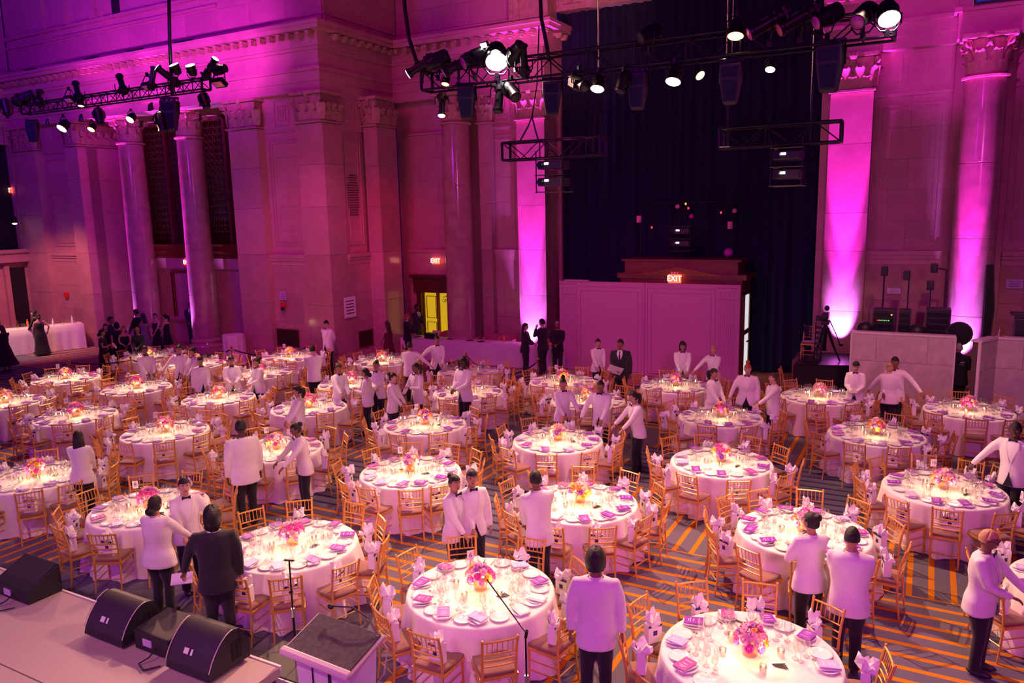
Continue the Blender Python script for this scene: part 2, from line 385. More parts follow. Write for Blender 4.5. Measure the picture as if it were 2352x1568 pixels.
def backing(name, fr, u0, u1, z0=0, z1=11.4, t0=-.5, t1=-.14, m_='stone'):
    m = MB(); fr.box(m, u0, u1, z0, z1, t0, t1); return structure(name, m, m_)
wl = backing('wall_left', FA, 0, 4.65, t0=-.6); 
wall_bay(wl, FA, 1.72, 3.82)
wl2 = backing('wall_left', FA, 13.4, 17.6, t0=-.6); wall_bay(wl2, FA, 14.85, 16.65)
wb = backing('wall_return', FB, .5, 4.2, t0=-.45); wall_bay(wb, FB, .92, 2.12)
wc = backing('wall_back', FC, -.2, 6.1, t0=-.6)
# inner corner of wall C keeps a doorway: the wall there is slabs only
m = MB(); FC.box(m, 3.72, 4.0, 0, ZE, -.14, .02)
wcL = 14.85
wall_bay(wc, FC, 3.62, 5.14)
m = MB(); FC.box(m, .1, .60, 0, 3.55, -.14, 0); FC.box(m, 2.12, 3.05, 0, 3.55, -.14, 0); FC.box(m, .60, 2.12, 2.86, 3.55, -.14, 0); m.build('wall_slab', 'polished_stone', wc)
m = MB(); FC.box(m, .1, 3.05, 3.55, 3.8, -.12, .03); FC.box(m, .1, 3.05, 3.8, ZR, -.14, .10); m.build('rail_moulding', 'stone', wc)
blocks(wc, FC, .1, 3.05, ZR, 8.12, 2, lin(ZR, 8.12, 5), 'stone', -.09)
m = MB(); frames(FC, m, .4, 2.75, ZR + .28, 7.9, .045, -.1, -.055); FC.box(m, .1, 3.05, 8.12, 8.2, -.1, -.02); m.build('panel_moulding', 'stone', wc)
wd = backing('wall_right', FD, 0, 11.0, t0=-.6)
wall_bay(wd, FD, 1.36, 3.25); wall_bay(wd, FD, 4.65, 6.9)
m = MB(); FD.box(m, 0, .27, 0, ZE, -.14, -.02); m.build('wall_slab', 'stone', wd)
# stage opening return of wall C
wr = backing('wall_return', FR(-11.6, 23.9, 90), .45, 2.8, t0=-.3, t1=-.06)
blocks(wr, FR(-11.6, 23.9, 90), 0.42, 1.0, .2, ZC, 1, lin(.2, ZC, 4), 'stone', 0.0)
m = MB(); f_ = FR(-11.6, 23.9, 90); f_.box(m, 1.05, 1.2, 0, 9.3, -.05, .12); f_.box(m, 1.9, 2.05, 0, 9.3, -.05, .18); m.build('jamb_moulding', 'stone', wr)

# attic storey above the cornice
def attic(name, fr, u0, u1, z1=17.5, back=-.10, rows=6):
    m = MB(); fr.box(m, u0, u1, 11.2, z1, back - .5, back - .05); o = structure(name, m, 'stone')
    m = MB(); fr.box(m, u0, u1, 11.35, 11.70, back - .04, back + .04); m.build('parapet', 'stone', o)
    blocks(o, fr, u0, u1, 11.74, z1, max(1, round((u1 - u0) / 1.6)), [11.74, 12.5, 13.2, 14.0, 14.9, 15.8, z1], 'stone', back)
    return o
at1 = attic('wall_left', FA, 0, 17.75); attic('wall_return', FR(-17.82, 20.3, 90), .12, 4.0, back=0); at3 = attic('wall_back', FC, 0, 6.3)
attic('wall_right', FD, 0, 11)
m = MB(); FA.box(m, 0, 13.0, 12.58, 12.68, -.12, -.02); FA.box(m, 0, 13.0, 12.94, 13.06, -.12, .02)
for x in (-32.75, -31.2, -29.35): FA.box(m, x + 35.6 - .14, x + 35.6 + .14, 13.06, 17, -.12, .05); FA.box(m, x + 35.6 - .2, x + 35.6 + .2, 13.06, 13.35, -.12, .08)
FA.box(m, 6.2 + .55, 6.2 + .62, 12.68, 17, -.12, .0)
m.build('attic_moulding', 'stone', at1)
m = MB(); FA.box(m, 7.35, 7.75, 13.06, 17, -.14, -.03); m.build('niche', 'dark_void', at1)
for a, b in ((52, 82), (195, 230), (293, 333), (403, 448)):
    x0 = aty(a, 150, 20.3).x; x1 = aty(b, 150, 20.3).x
    m = MB(); FA.box(m, x0 + 35.6, x1 + 35.6, 11.40, 11.68, -.1, -.045); m.build('vent_slot', 'dark_void', at1)
m = MB(); FR(-17.85, 20.3, 90)
FC.box(m, 4.9, 6.35, 11.35, 17, -.1, .22); FC.box(m, 5.1, 5.3, 11.35, 17, .22, .27); FC.box(m, 5.95, 6.15, 11.35, 17, .22, .27); m.build('attic_pier', 'carved_stone', at3)

# entablature: stepped profile, modillions as blocks of their own
PROFILE = [(ZE, 9.62, .0), (9.62, 9.94, .04), (9.94, 10.05, .11), (10.05, 10.58, .0), (10.58, 10.68, .07), (10.68, 10.84, .13), (11.12, 11.26, .44), (11.26, 11.37, .50)]
_mm = MB(); _mm.box((0, 0, 0), (.15, .30, .10)); _mm.box((0, -.03, -.08), (.11, .18, .07)); modillion_me = _mm.mesh('modillion', 'carved_stone')
def entablature(n, fr, u0, u1, base=.25, ex0=0, ex1=0, mod=True, prof=PROFILE):
    m = MB()
    for z0, z1, d in prof: fr.box(m, u0 - ex0 * d, u1 + ex1 * d, z0, z1, -.2, base + d)
    fr.box(m, u0 - ex0 * .13, u1 + ex1 * .13, 10.84, 11.12, -.2, base + .13)
    o = structure('trim_%d' % n, m, 'stone')
    if mod:
        k = max(1, int((u1 - u0 + ex1 * .6) / .42)); a = u0 + .1
        for i in range(k + 1):
            u = a + i * .42
            if u > u1 + ex1 * .3: break
            put('modillion', modillion_me, o, fr.P(u, base + .13 + .14, 11.03), fr.a)
    return o
entablature(1, FA, 0, 17.8, ex1=1); entablature(2, FB, .455, 3.95, base=.0); entablature(3, FC, 0, 6.2, base=.3, ex1=1)
entablature(4, FR(-11.6, 23.9, 90), .505, 2.8, base=.0); entablature(5, FD, 0, 11.0, base=.3)
m = MB(); FD.box(m, 3.25, 4.75, 9.3, 10.4, .3, .78); FD.box(m, 3.15, 4.85, 9.94, 10.05, .3, .88); structure('trim_6', m, 'stone')
# stone lintel over the curtained stage opening
m = MB(); m.box2((-11.5, 24.75, 11.82), (-2.8, 25.3, 13.4)); m.box2((-11.2, 24.62, 12.0), (-2.8, 24.8, 12.12)); m.box2((-11.2, 24.55, 12.35), (-2.8, 24.8, 12.6)); structure('trim_7', m, 'carved_stone')

# ---------------------------------------------------------------- capitals, pilasters, columns
def leaf_mesh(h, w_, out):
    m = MB(); n = 7; prof = []
    for i in range(n + 1):
        t = i / n
        z = h * (t if t < .82 else .82 + (t - .82) * -.55 + .0); 
        z = h * min(t * 1.08, 1.0) - (0 if t < .8 else (t - .8) * h * .9)
        d = out * (.10 + .25 * t + (0 if t < .55 else 1.9 * (t - .55) ** 1.3))
        ww = w_ * (.80 + .25 * sin(pi * t)) * (1 if t < .72 else max(.30, 1 - (t - .72) * 2.3)); 
        row = []
        for j in range(-3, 4):
            q = j / 3; row.append((q * ww / 2, -(d + out * .16 * (1 - q * q)) + .012 * (j % 2), z + .01 * (j % 2)))
        prof.append(row)
    m.rings(prof, closed=False); b = [[(x, y + .03, z - .01) for x, y, z in r] for r in prof]
    o = len(m.v); m.rings([r[::-1] for r in b], closed=False); return m.mesh('acanthus_leaf', 'carved_stone', smooth=True)
leafA = leaf_mesh(.36, .30, .13); leafB = leaf_mesh(.62, .28, .19)
def volute_mesh():
    m = MB(); pts = []
    for i in range(18):
        t = i / 17; a = t * 2.6 * pi; r = .11 * (1 - .75 * t); pts.append((0, -.10 - r * cos(a) * 1.0, -.02 - r * sin(a)))
    st = [(0, .12, -.42), (0, .04, -.25), (0, -.06, -.10)]
    m.tube(st + [(0, -.14, .04)] + pts, [.03, .034, .036, .034] + [.034 - .018 * i / 17 for i in range(18)], 6); return m.mesh('volute', 'carved_stone', smooth=True)
volute_me = volute_mesh()
def put_leaf(par, me, x, y, z, a): put('acanthus_leaf', me, par, (x, y, z), a)
def cap_square(root, W, D, z, side=0):
    """capital on a pilaster whose front is centred on the root's origin and looks to -Y; side=1 adds leaves on the +X flank, -1 on the -X flank"""
    m = MB(); m.box((0, D / 2 - .02, z + .42), (W * .92, D, .84)); m.box((0, D / 2 - .06, z + .90), (W + .22, D + .16, .10)); m.box((0, D / 2 - .04, z - .03), (W + .10, D + .1, .055))
    m.ell((0, -.10, z + .88), (.10, .07, .10), 10, 6)
    c = m.build('capital', 'carved_stone', root)
    n = max(2, round(W / .36))
    for i in range(n): put_leaf(c, leafA, -W / 2 + W * (i + .5) / n, 0, z + .02, 0)
    for i in range(n - 1): put_leaf(c, leafB, -W / 2 + W * (i + 1) / n, -.01, z + .04, 0)
    for s_ in (-1, 1):
        put_leaf(c, leafB, s_ * (W / 2 - .02), .02, z + .04, s_ * radians(42))
        put('volute', volute_me, c, (s_ * (W / 2 - .02), -.02, z + .76), s_ * radians(42)); put('volute', volute_me, c, (s_ * .14, 0, z + .76), -s_ * radians(70))
    for sd in (1, -1):
        if side in (sd, 2):
            k = max(1, round(D / .36))
            for i in range(k): put_leaf(c, leafA, sd * W / 2, D * (i + .5) / k, z + .02, sd * pi / 2); put_leaf(c, leafB, sd * W / 2, D * (i + .9) / k, z + .04, sd * pi / 2)
    return c
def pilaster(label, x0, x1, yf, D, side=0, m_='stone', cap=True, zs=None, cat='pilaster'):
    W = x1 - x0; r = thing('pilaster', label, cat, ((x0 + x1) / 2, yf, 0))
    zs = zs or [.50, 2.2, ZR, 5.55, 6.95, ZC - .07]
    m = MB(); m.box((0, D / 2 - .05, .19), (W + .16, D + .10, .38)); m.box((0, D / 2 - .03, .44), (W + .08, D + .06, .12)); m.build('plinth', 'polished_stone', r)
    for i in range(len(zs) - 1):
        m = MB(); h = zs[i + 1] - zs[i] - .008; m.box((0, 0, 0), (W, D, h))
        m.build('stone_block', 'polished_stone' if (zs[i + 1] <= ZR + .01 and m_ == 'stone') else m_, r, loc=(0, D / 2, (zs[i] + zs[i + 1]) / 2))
    if cap: cap_square(r, W, D, ZC, side)
    return r
pilaster('wide stone pier in the far left corner, capital behind the hanging speaker', -35.5, -33.88, 20.0, .35)
pilaster('stone pier right of the white bar, deep side face towards the columns', -31.78, -30.95, 20.0, 2.2, side=1)
pilaster('stone pilaster right of the two lit round columns', -22.18, -20.75, 20.0, 2.2)
pilaster('tall stone corner pilaster beside the engraved wall panel', -18.95, -17.8, 20.0, .95, side=1)
pilaster('reddish corner pier reflecting the yellow doorway', -17.8, -17.2, 22.1, 1.1, side=1, m_='polished_stone')
pilaster('narrow stone pilaster right behind the single round column near the yellow door', -14.2, -13.75, 23.95, .3)
pilaster('brightly uplit pilaster between the white table and the dark curtain', -12.66, -11.6, 23.9, .4, side=1, m_='polished_stone', zs=[.5, 2.35, ZR, 5.45, 7.6, ZC - .07])
pilaster('brightly uplit pilaster behind the camera tripod, right of the dark curtain', -2.69, -1.59, 23.9, .4, side=2, m_='polished_stone', zs=[.5, 2.2, ZR, 5.0, 6.9, ZC - .07])

def column(label, x, y, r=.52, zs=(.55, 2.3, 4.3, 6.2, ZC - .08)):
    root = thing('column', label, 'column', (x, y, 0))
    m = MB(); m.box((0, 0, .09), (r * 2.6, r * 2.6, .18)); m.lathe([(r * 1.28, .18), (r * 1.34, .24), (r * 1.28, .30), (r * 1.10, .33), (r * 1.08, .39), (r * 1.18, .42), (r * 1.18, .48), (r * 1.04, .52), (r * 1.0, .55)], 40)
    m.build('base', 'polished_stone', root, smooth=True, sharp=35)
    for i in range(len(zs) - 1):
        a, b = zs[i], zs[i + 1]; m = MB()
        t = lambda z: r * (1 - .09 * ((z - .55) / 7.8) ** 1.6)
        m.lathe([(t(a) - .012, a), (t(a), a + .012), (t((a + b) / 2), (a + b) / 2), (t(b), b - .012), (t(b) - .012, b)], 48); m.build('drum', 'column_marble', root, smooth=True, sharp=30)
    r2 = r * .91; m = MB(); m.lathe([(r2 - .02, ZC - .09), (r2 + .07, ZC - .08), (r2 + .08, ZC - .03), (r2 + .02, ZC)], 40); m.build('necking', 'carved_stone', root, smooth=True, sharp=40)
    m = MB(); m.lathe([(r2 * .90, ZC), (r2 * .88, ZC + .5), (r2 * 1.0, ZC + .84)], 24); m.box((0, 0, ZC + .90), (r2 * 2.5, r2 * 2.5, .10)); 
    for a in range(4): m.ell((r2 * 1.2 * sin(a * pi / 2), -r2 * 1.2 * cos(a * pi / 2), ZC + .88), (.09, .09, .09), 8, 6)
    c = m.build('capital', 'carved_stone', root, smooth=True, sharp=35)
    for i in range(8):
        a = i * pi / 4; put_leaf(c, leafA, r2 * .9 * sin(a), -r2 * .9 * cos(a), ZC + .02, a)
        a += pi / 8; put_leaf(c, leafB, r2 * .88 * sin(a), -r2 * .88 * cos(a), ZC + .04, a)
    for i in range(4):
        a = pi / 4 + i * pi / 2; put('volute', volute_me, c, (r2 * 1.08 * sin(a), -r2 * 1.08 * cos(a), ZC + .78), a)
        for s_ in (-.55, .55): put('volute', volute_me, c, (r2 * .9 * sin(a + s_), -r2 * .9 * cos(a + s_), ZC + .76), a + s_ * 2.2)
    return root
column('round uplit marble column left of the cashier bay, behind the guests in black', -28.85, 20.95)
column('round uplit marble column right of the guests in black, wooden door behind', -25.35, 20.95)
column('round unlit marble column between the yellow doorway and the narrow pilaster', -14.82, 23.45)
column('round uplit marble column behind the right-hand equipment counter', 1.0, 23.45)

# ---------------------------------------------------------------- cashier bay behind the two columns
YB = 22.2
m = MB(); m.box2((-31.0, YB, 0), (-22.2, YB + .4, 3.18)); m.box2((-31.0, YB - .12, 3.18), (-22.2, YB + .4, 3.62)); m.box2((-31, YB + .45, 3.6), (-22.2, YB + .7, 9.6)); m.box2((-31, 20.2, 9.28), (-22.2, YB + .6, 9.34)); bay = structure('wall_left', m, 'stone')
m = MB(); m.box2((-30.95, YB + .3, 3.95), (-22.2, YB + .4, 9.3)); m.build('window_void', 'dark_void', bay)
m = MB()
for z0, z1, d in ((3.62, 3.70, .10), (3.70, 3.86, .04), (3.86, 3.92, .12), (3.92, 4.12, .02), (4.12, 4.20, .10)): m.box2((-30.9, YB - d, z0), (-22.2, YB + .3, z1))
m.build('bronze_band', 'bronze', bay)
win = thing('window', 'tall dark bronze lattice windows high behind the two lit columns', 'window', (-26.6, YB + .12, 4.2))
m = MB()
xs = [-4.3, -3.3, -1.15, 1.15, 3.3, 4.3]
for x in (-4.25, -3.35, -1.85, 0.2, 1.7, 3.5, 4.25): m.box2((x - .07, -.1, 0), (x + .07, .06, 5.05))
m.box2((-4.3, -.06, 4.9), (4.3, .06, 5.1)); m.build('frame', 'wood_dark', win)
g = MB(); st_ = .26
for (a, b) in ((-3.28, -1.92), (-1.78, .13), (.27, 1.63), (1.77, 3.43), (3.57, 4.18), (-4.18, -3.42)):
    n = max(1, round((b - a) / st_)); dx = (b - a) / n; nz_ = 19; dz = 4.9 / nz_
    for i in range(n + 1): g.box2((a + i * dx - .008, -.012, 0), (a + i * dx + .008, .012, 4.9))
    for k in range(nz_ + 1): g.box2((a, -.012, k * dz - .008), (b, .012, k * dz + .008))
    for i in range(n):
        for k in range(nz_):
            cx, cz = a + (i + .5) * dx, (k + .5) * dz
            for s_ in (-1, 1): g.tube([(cx - dx / 2, 0, cz - s_ * dz / 2), (cx + dx / 2, 0, cz + s_ * dz / 2)], .006, 3, cap=False)
            g.tube([(cx, 0, cz - dz / 2), (cx, 0, cz + dz / 2)], .006, 3, cap=False)
tag(g.build('lattice', 'grille_bronze', win), kind='stuff')
# teller windows and door
def cashier_window(x0, x1, label, lit=False):
    r = thing('window', label, 'window', ((x0 + x1) / 2, YB - .02, 0)); W = x1 - x0
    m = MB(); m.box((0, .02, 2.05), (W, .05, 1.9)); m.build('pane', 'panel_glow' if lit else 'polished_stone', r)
    m = MB(); 
    for s_ in (-1, 1): m.box((s_ * W / 2, -.02, 2.05), (.07, .10, 1.98)); m.box((s_ * (W / 2 + .10), -.03, 2.05), (.03, .12, 1.98))
    m.box((0, -.02, 3.05), (W + .2, .12, .08)); m.build('frame', 'bronze', r)
    m = MB(); m.box((0, -.10, 1.05), (W + .3, .28, .10)); m.box((0, -.07, .95), (W + .2, .18, .10)); m.build('sill', 'stone', r); return r
cashier_window(-30.4, -29.75, 'narrow cashier window at the left end of the bay')
cashier_window(-28.55, -27.25, 'frosted cashier window between the two lit round columns')
wlit = cashier_window(-24.3, -23.25, 'lit cashier window with a printed chart right of the lit columns', True)
m = MB()
for i in range(4):
    for j in range(8): m.box((-.36 + i * .16, -.01, 1.75 + j * .16), (.08, .006, .09))
m.build('chart_print', 'shirt', wlit)
m = MB(); m.box((-.12, -.12, 1.52), (.62, .04, .85), 0, 0, .82); m.build('screen', 'speaker_box', wlit)
dr = thing('door', 'open dark wooden door behind the right lit column, suited man inside', 'door', (-26.75, YB - .03, 0))
m = MB(); m.box((-.62, -.03, 1.2), (.14, .16, 2.4)); m.box((.62, -.03, 1.2), (.14, .16, 2.4)); m.box((0, -.03, 2.42), (1.38, .16, .14)); m.build('frame', 'wood_dark', dr)
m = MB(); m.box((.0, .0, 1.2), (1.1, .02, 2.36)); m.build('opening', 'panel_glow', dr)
m = MB(); m.box((-.35, -.03, .55), (.46, .05, 1.1)); m.build('door_leaf', 'wood_dark', dr)
m = MB(); m.box((0, .0, 2.83), (1.1, .03, .55)); m.build('transom_pane', 'window_violet', dr)
def exit_sign(label, loc, W=.34, H=.22, rz=0, lamps=True, s_=1.0):
    r = thing('exit_sign', label, 'sign', loc, rz); m = MB(); m.box((0, .03, 0), (W, .06, H)); m.build('housing', 'exit_red', r)
    me = text_mesh('EXIT', H * .86, 'exit_letter', .003); o = put('lettering', me, r, (0, -.006, 0), rot=(pi / 2, 0, 0), sc=(1.02, 1.1, 1))
    if lamps:
        for q in (-.09, 0, .09):
            m = MB(); m.ell((q, .02, H / 2 + .055), (.035, .035, .035), 10, 6); m.build('lamp_head', 'card_white', r, smooth=True)
    return r
P = aty(428, 602, YB - .16); exit_sign('red EXIT sign half hidden behind the second lit column', (P.x, P.y, P.z))
P = aty(1000, 599, 24.02); exit_sign('red EXIT sign above the yellow doorway', (P.x, P.y, P.z), .30, .24)
P = aty(20, 437, 19.85); exit_sign('dim EXIT sign high at the far left edge', (P.x, P.y, P.z), .34, .24, lamps=False)

# doorway to the yellow room
m = MB(); m.box2((-17.2, 24.05, 0), (-17.0, 24.4, 2.95)); m.box2((-15.6, 24.05, 0), (-15.45, 24.4, 2.95)); m.box2((-17.3, 24.0, 2.30), (-15.35, 24.4, 2.86)); m.box2((-17.4, 23.9, 2.86), (-15.3, 24.4, 2.98)); m.box2((-17.3, 23.96, 2.62), (-15.4, 24.1, 2.70))
dd = structure('door_1', m, 'wood_dark')
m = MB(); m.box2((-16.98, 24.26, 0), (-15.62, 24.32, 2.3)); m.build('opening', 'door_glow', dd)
m = MB(); m.box2((-16.98, 24.2, 0), (-16.95, 24.25, 2.3)); m.box2((-16.30, 24.18, 0), (-16.26, 24.25, 2.3)); m.box2((-16.40, 24.2, 0), (-16.34, 24.25, 2.3)); m.build('door_edge', 'bronze', dd)
m = MB(); frames(FR(-16.9, 24.25, 0), m, .02, .46, 1.3, 2.15, .02, 0, .02); frames(FR(-16.9, 24.25, 0), m, .02, .46, .15, 1.15, .02, 0, .02); m.build('panel_moulding', 'bronze', dd)
put('lettering', text_mesh('CIPRIANI', .19, 'booth_wood', .004), dd, (-15.88, 24.235, 1.98), rot=(pi / 2, 0, 0), sc=(.72, 1, 1))
m = MB(); m.tube([(-16.1, 24.235, 2.10), (-15.95, 24.235, 2.2), (-16.0, 24.235, 2.12), (-15.85, 24.235, 2.24)], .008, 4); m.tube([(-16.15, 24.235, 2.13), (-15.82, 24.235, 2.11)], .006, 4); m.build('emblem', 'booth_wood', dd)

# engraved panel, notices, vents on walls A and B
pl = thing('engraved_inscription', 'dark engraved lines of text high on the stone wall', 'inscription', (-17.86, 21.45, 5.9), pi / 2)
rr = random.Random(3); m = MB()
for i in range(17):
    W = .62 if 3 < i < 14 else (.36 + .2 * rr.random()); z = .72 - i * .085; x = -W / 2
    while x < W / 2 - .02:
        q = .03 + .07 * rr.random(); q = min(q, W / 2 - x); m.box((x + q / 2, .0, z), (q, .012, .036)); x += q + .016
m.build('lettering', 'groove', pl)
def notice(label, fr, px_, py_, W, H, plane, horiz, m_='card_white', rows=4):
    if horiz: P = aty(px_, py_, plane)
    else:
        d = ray(px_, py_); t = plane / d.x; P = Vector((plane, d.y * t, CH + d.z * t))
    r = thing('notice', label, 'sign', P, fr); m = MB(); m.box((0, 0, 0), (W, .012, H)); m.build('sheet', m_, r)
    m = MB(); 
    for i in range(rows): m.box((0, -.008, H * (.30 - .6 * i / max(1, rows - 1))), (W * (.72 - .12 * (i % 2)), .003, H * .05))
    m.build('print', 'maroon_dress', r); return r
notice('large white notice sheet on the wall right of the corner pilaster', pi / 2, 804, 705, .62, .72, -17.72, False, rows=5)
notice('small framed notice above the fire alarm on the left wall', 0, 650, 679, .30, .30, 20.20, True, m_='cover_lilac')
notice('pale notice on the wall between the right uplit pilaster and column', 0, 2053, 668, .34, .16, 24.16, True)
notice('violet notice at the far right wall', 0, 2330, 652, .38, .24, 24.16, True, m_='cover_lilac')
def vent(label, x0, z0, W, H, fr, u):
    r = thing('vent_grille', label, 'vent', fr.P(u, .02, z0 + H / 2), fr.a); m = MB(); m.box((0, .01, 0), (W, .02, H)); m.build('backing', 'dark_void', r)
    m = MB(); 
    for s_ in (-1, 1): m.box((s_ * W / 2, -.01, 0), (.03, .03, H)); m.box((0, -.01, s_ * H / 2), (W, .03, .03))
    m.build('frame', 'bronze', r)
    for i in range(11): m = MB(); m.box((0, -.005, -H / 2 + H * (i + .5) / 11), (W - .03, .02, .014)); m.build('slat', 'bronze', r)
P0 = aty(632, 772, 20.2); P1 = aty(685, 772, 20.2); vent('dark vent grille in the wall behind the back-row tables', 0, .62, P1.x - P0.x, .62, FA, (P0.x + P1.x) / 2 + 35.6)
vent('brass vent grille low on the return wall below the white notice', 0, .55, .74, .58, FB, 1.62)
fa = thing('fire_alarm', 'dark red fire alarm below the small framed notice', 'alarm', aty(650, 702, 20.1)); m = MB(); m.box((0, 0, .04), (.16, .10, .16)); m.build('box', 'red_plastic', fa); m = MB(); m.ell((.02, -.06, -.10), (.07, .06, .07), 12, 8); m.build('horn', 'black_plastic', fa, smooth=True)
m = MB(); m.box((0, 0, 0), (.24, .08, .22)); fp = m.build('fire_alarm', 'red_plastic', None, loc=aty(152, 677, 20.18)); tag(fp, 'bright red fire alarm box on the wall above the white bar', 'alarm'); bevel(fp)

# far left end wall with its balcony
m = MB(); FE.box(m, -6, 14.3, 0, 3.55, -.5, 0); FE.box(m, -6, 14.3, 8.6, ZE, -.5, 0); FE.box(m, -6, 9.0, 3.5, 9, -.5, 0); we = structure('wall_end', m, 'stone')
entablature(8, FE, -6, 14.25, base=0.1)
attic('wall_end', FE, -6, 14.3, back=0)
m = MB(); FE.box(m, 9, 14.3, 3.55, 3.95, 0, .35); FE.box(m, 9, 14.3, 3.95, 4.1, 0, .45); m.build('balcony_ledge', 'stone', we)
m = MB(); FE.box(m, 9, 14.3, 4.1, 8.6, -.5, -.3); FE.box(m, 13.3, 13.9, 0.2, 3.3, .0, .05); FE.box(m, 11.6, 12.6, 0.2, 3.3, .0, .05); m.build('opening', 'dark_void', we)
m = MB(); FE.box(m, 13.0, 13.2, .2, 3.4, 0, .16); FE.box(m, 10.4, 11.4, 0, 2.7, 0, .12); FE.box(m, 13.95, 14.25, 4.1, 8.6, -.3, .02); m.build('jamb_moulding', 'stone', we)
P = aty(33, 508, 19.3); hl = thing('hanging_lantern', 'small black hanging lantern with a bright bulb at the far left edge', 'lamp', P)
m = MB(); m.lathe([(.04, .22), (.10, .18), (.12, .0), (.10, -.08)], 12); m.build('shade', 'black_metal', hl, smooth=True); m = MB(); m.ell((0, 0, -.10), (.09, .09, .04), 12, 6); m.build('bulb', 'lens_warm', hl, smooth=True)
m = MB(); m.tube([(0, 0, .2), (0, 0, 4)], .012, 5); m.build('cord', 'black_metal', hl)

# ---------------------------------------------------------------- stage curtain
m = MB(); n = 210; cols = []
for k, z in enumerate([0.02, .5, 1.2, 2.4, 4.5, 7, 9.5, 11.9]):
    row = []; q = 1.0 - .35 * (k / 7)
    for i in range(n + 1):
        u = i / n; x = -11.45 + u * 8.6
        ph = u * 150 + 1.3 * sin(u * 23) + .8 * sin(u * 51 + 1) + .12 * k * sin(u * 9)
        row.append((x, 25.15 - q * (.09 * sin(ph) + .05 * sin(ph * .43 + 2)) - (.25 * math.exp(-((x + 4.4) / .35) ** 2) * max(0, 1 - z / 3.4)), z))
    cols.append(row)
m.rings(cols, closed=False); ct = m.build('curtain', 'velvet', None, smooth=True)
tag(ct, 'tall dark navy velvet curtain closing the stage opening', 'curtain')
m = MB(); m.box2((-11.6, 25.8, 0), (-2.8, 25.9, 13)); structure('wall_stage', m, 'dark_void')

# ---------------------------------------------------------------- wooden vestibule and the pale partition in front
bo = thing('entrance_vestibule', 'dark wooden entrance vestibule with pediment and lit side door behind the partition', 'vestibule', (-6.9, 23.55, 0))
m = MB(); m.box2((-1.85, 0, 0), (2.0, 1.35, 3.06)); m.box2((-1.95, -.06, 3.06), (2.14, 1.45, 3.22)); m.build('body', 'booth_wood', bo)
m = MB(); m.box2((-1.75, .1, 3.22), (1.85, 1.3, 3.62)); m.box2((-1.85, .05, 3.60), (1.95, 1.35, 3.66)); m.build('upper_box', 'booth_wood', bo)
m = MB(); m.rings([[(-1.5, -.10, 3.16), (1.55, -.10, 3.16), (0.02, -.10, 3.44)], [(-1.5, .1, 3.16), (1.55, .1, 3.16), (0.02, .1, 3.44)]]); m.build('pediment', 'bronze', bo)
m = MB(); m.box2((2.0, .25, .06), (2.03, .95, 2.55)); m.build('door_pane', 'door_white', bo)
m = MB(); m.box2((2.0, .15, 0), (2.06, .25, 2.7)); m.box2((2.0, .95, 0), (2.06, 1.05, 2.7)); m.box2((2.0, .15, 2.6), (2.06, 1.05, 2.75)); m.box2((2.0, .25, 1.35), (2.05, .95, 1.5)); m.build('door_frame', 'booth_wood', bo)
m = MB(); m.tube([(2.12, .35, 1.15), (2.12, .85, 1.15)], .025, 8); m.build('push_bar', 'brass', bo)
P = aty(1545, 641, 23.12); exit_sign('bright red EXIT sign above the middle of the pale partition', (P.x, 23.3, P.z), .40, .26)
pa = thing('partition_wall', 'tall pale pink room partition of two panels with printed pilasters', 'partition', (-7.81, 23.2, 0))
for k, (a, b) in enumerate(((-2.95, .0), (.012, 2.95))):
    m = MB(); m.box2((a, -.04, 0), (b, .04, 2.95)); pn = m.build('panel', 'partition', pa); bevel(pn, .006)
    u0, u1 = (a + .62, b - .08) if k == 0 else (a + .08, b - .72)
    m = MB(); f_ = FR(0, -.04, 0)
    frames(f_, m, u0, u1, .06, 2.80, .012, 0, .006); frames(f_, m, u0 + .13, u1 - .13, .06, 2.66, .012, 0, .006); m.build('printed_frame', 'cover_plum', pa)
    c = a + .33 if k == 0 else b - .38
    m = MB()
    for q in range(9): m.box2((c - .24 + q * .06 - .004, -.045, .08), (c - .24 + q * .06 + .004, -.04, 2.48))
    m.box2((c - .27, -.045, 2.50), (c + .27, -.04, 2.52)); m.box2((c - .30, -.045, 2.84), (c + .30, -.04, 2.86))
    for q in range(4):
        for s_ in range(2):
            cx, cz = c - .2 + q * .13 + s_ * .03, 2.58 + s_ * .12
            pts = [(cx + .045 * cos(t_) * (1 - .06 * i), -.043, cz + .05 * sin(t_) * (1 - .06 * i)) for i, t_ in enumerate([j * .7 for j in range(9)])]
            m.tube(pts, .005, 3)
    m.build('printed_pilaster', 'cover_plum', pa)
m = MB(); m.box2((-2.75, -.10, 2.95), (-1.9, .08, 3.0)); m.build('top_clip', 'partition', pa)
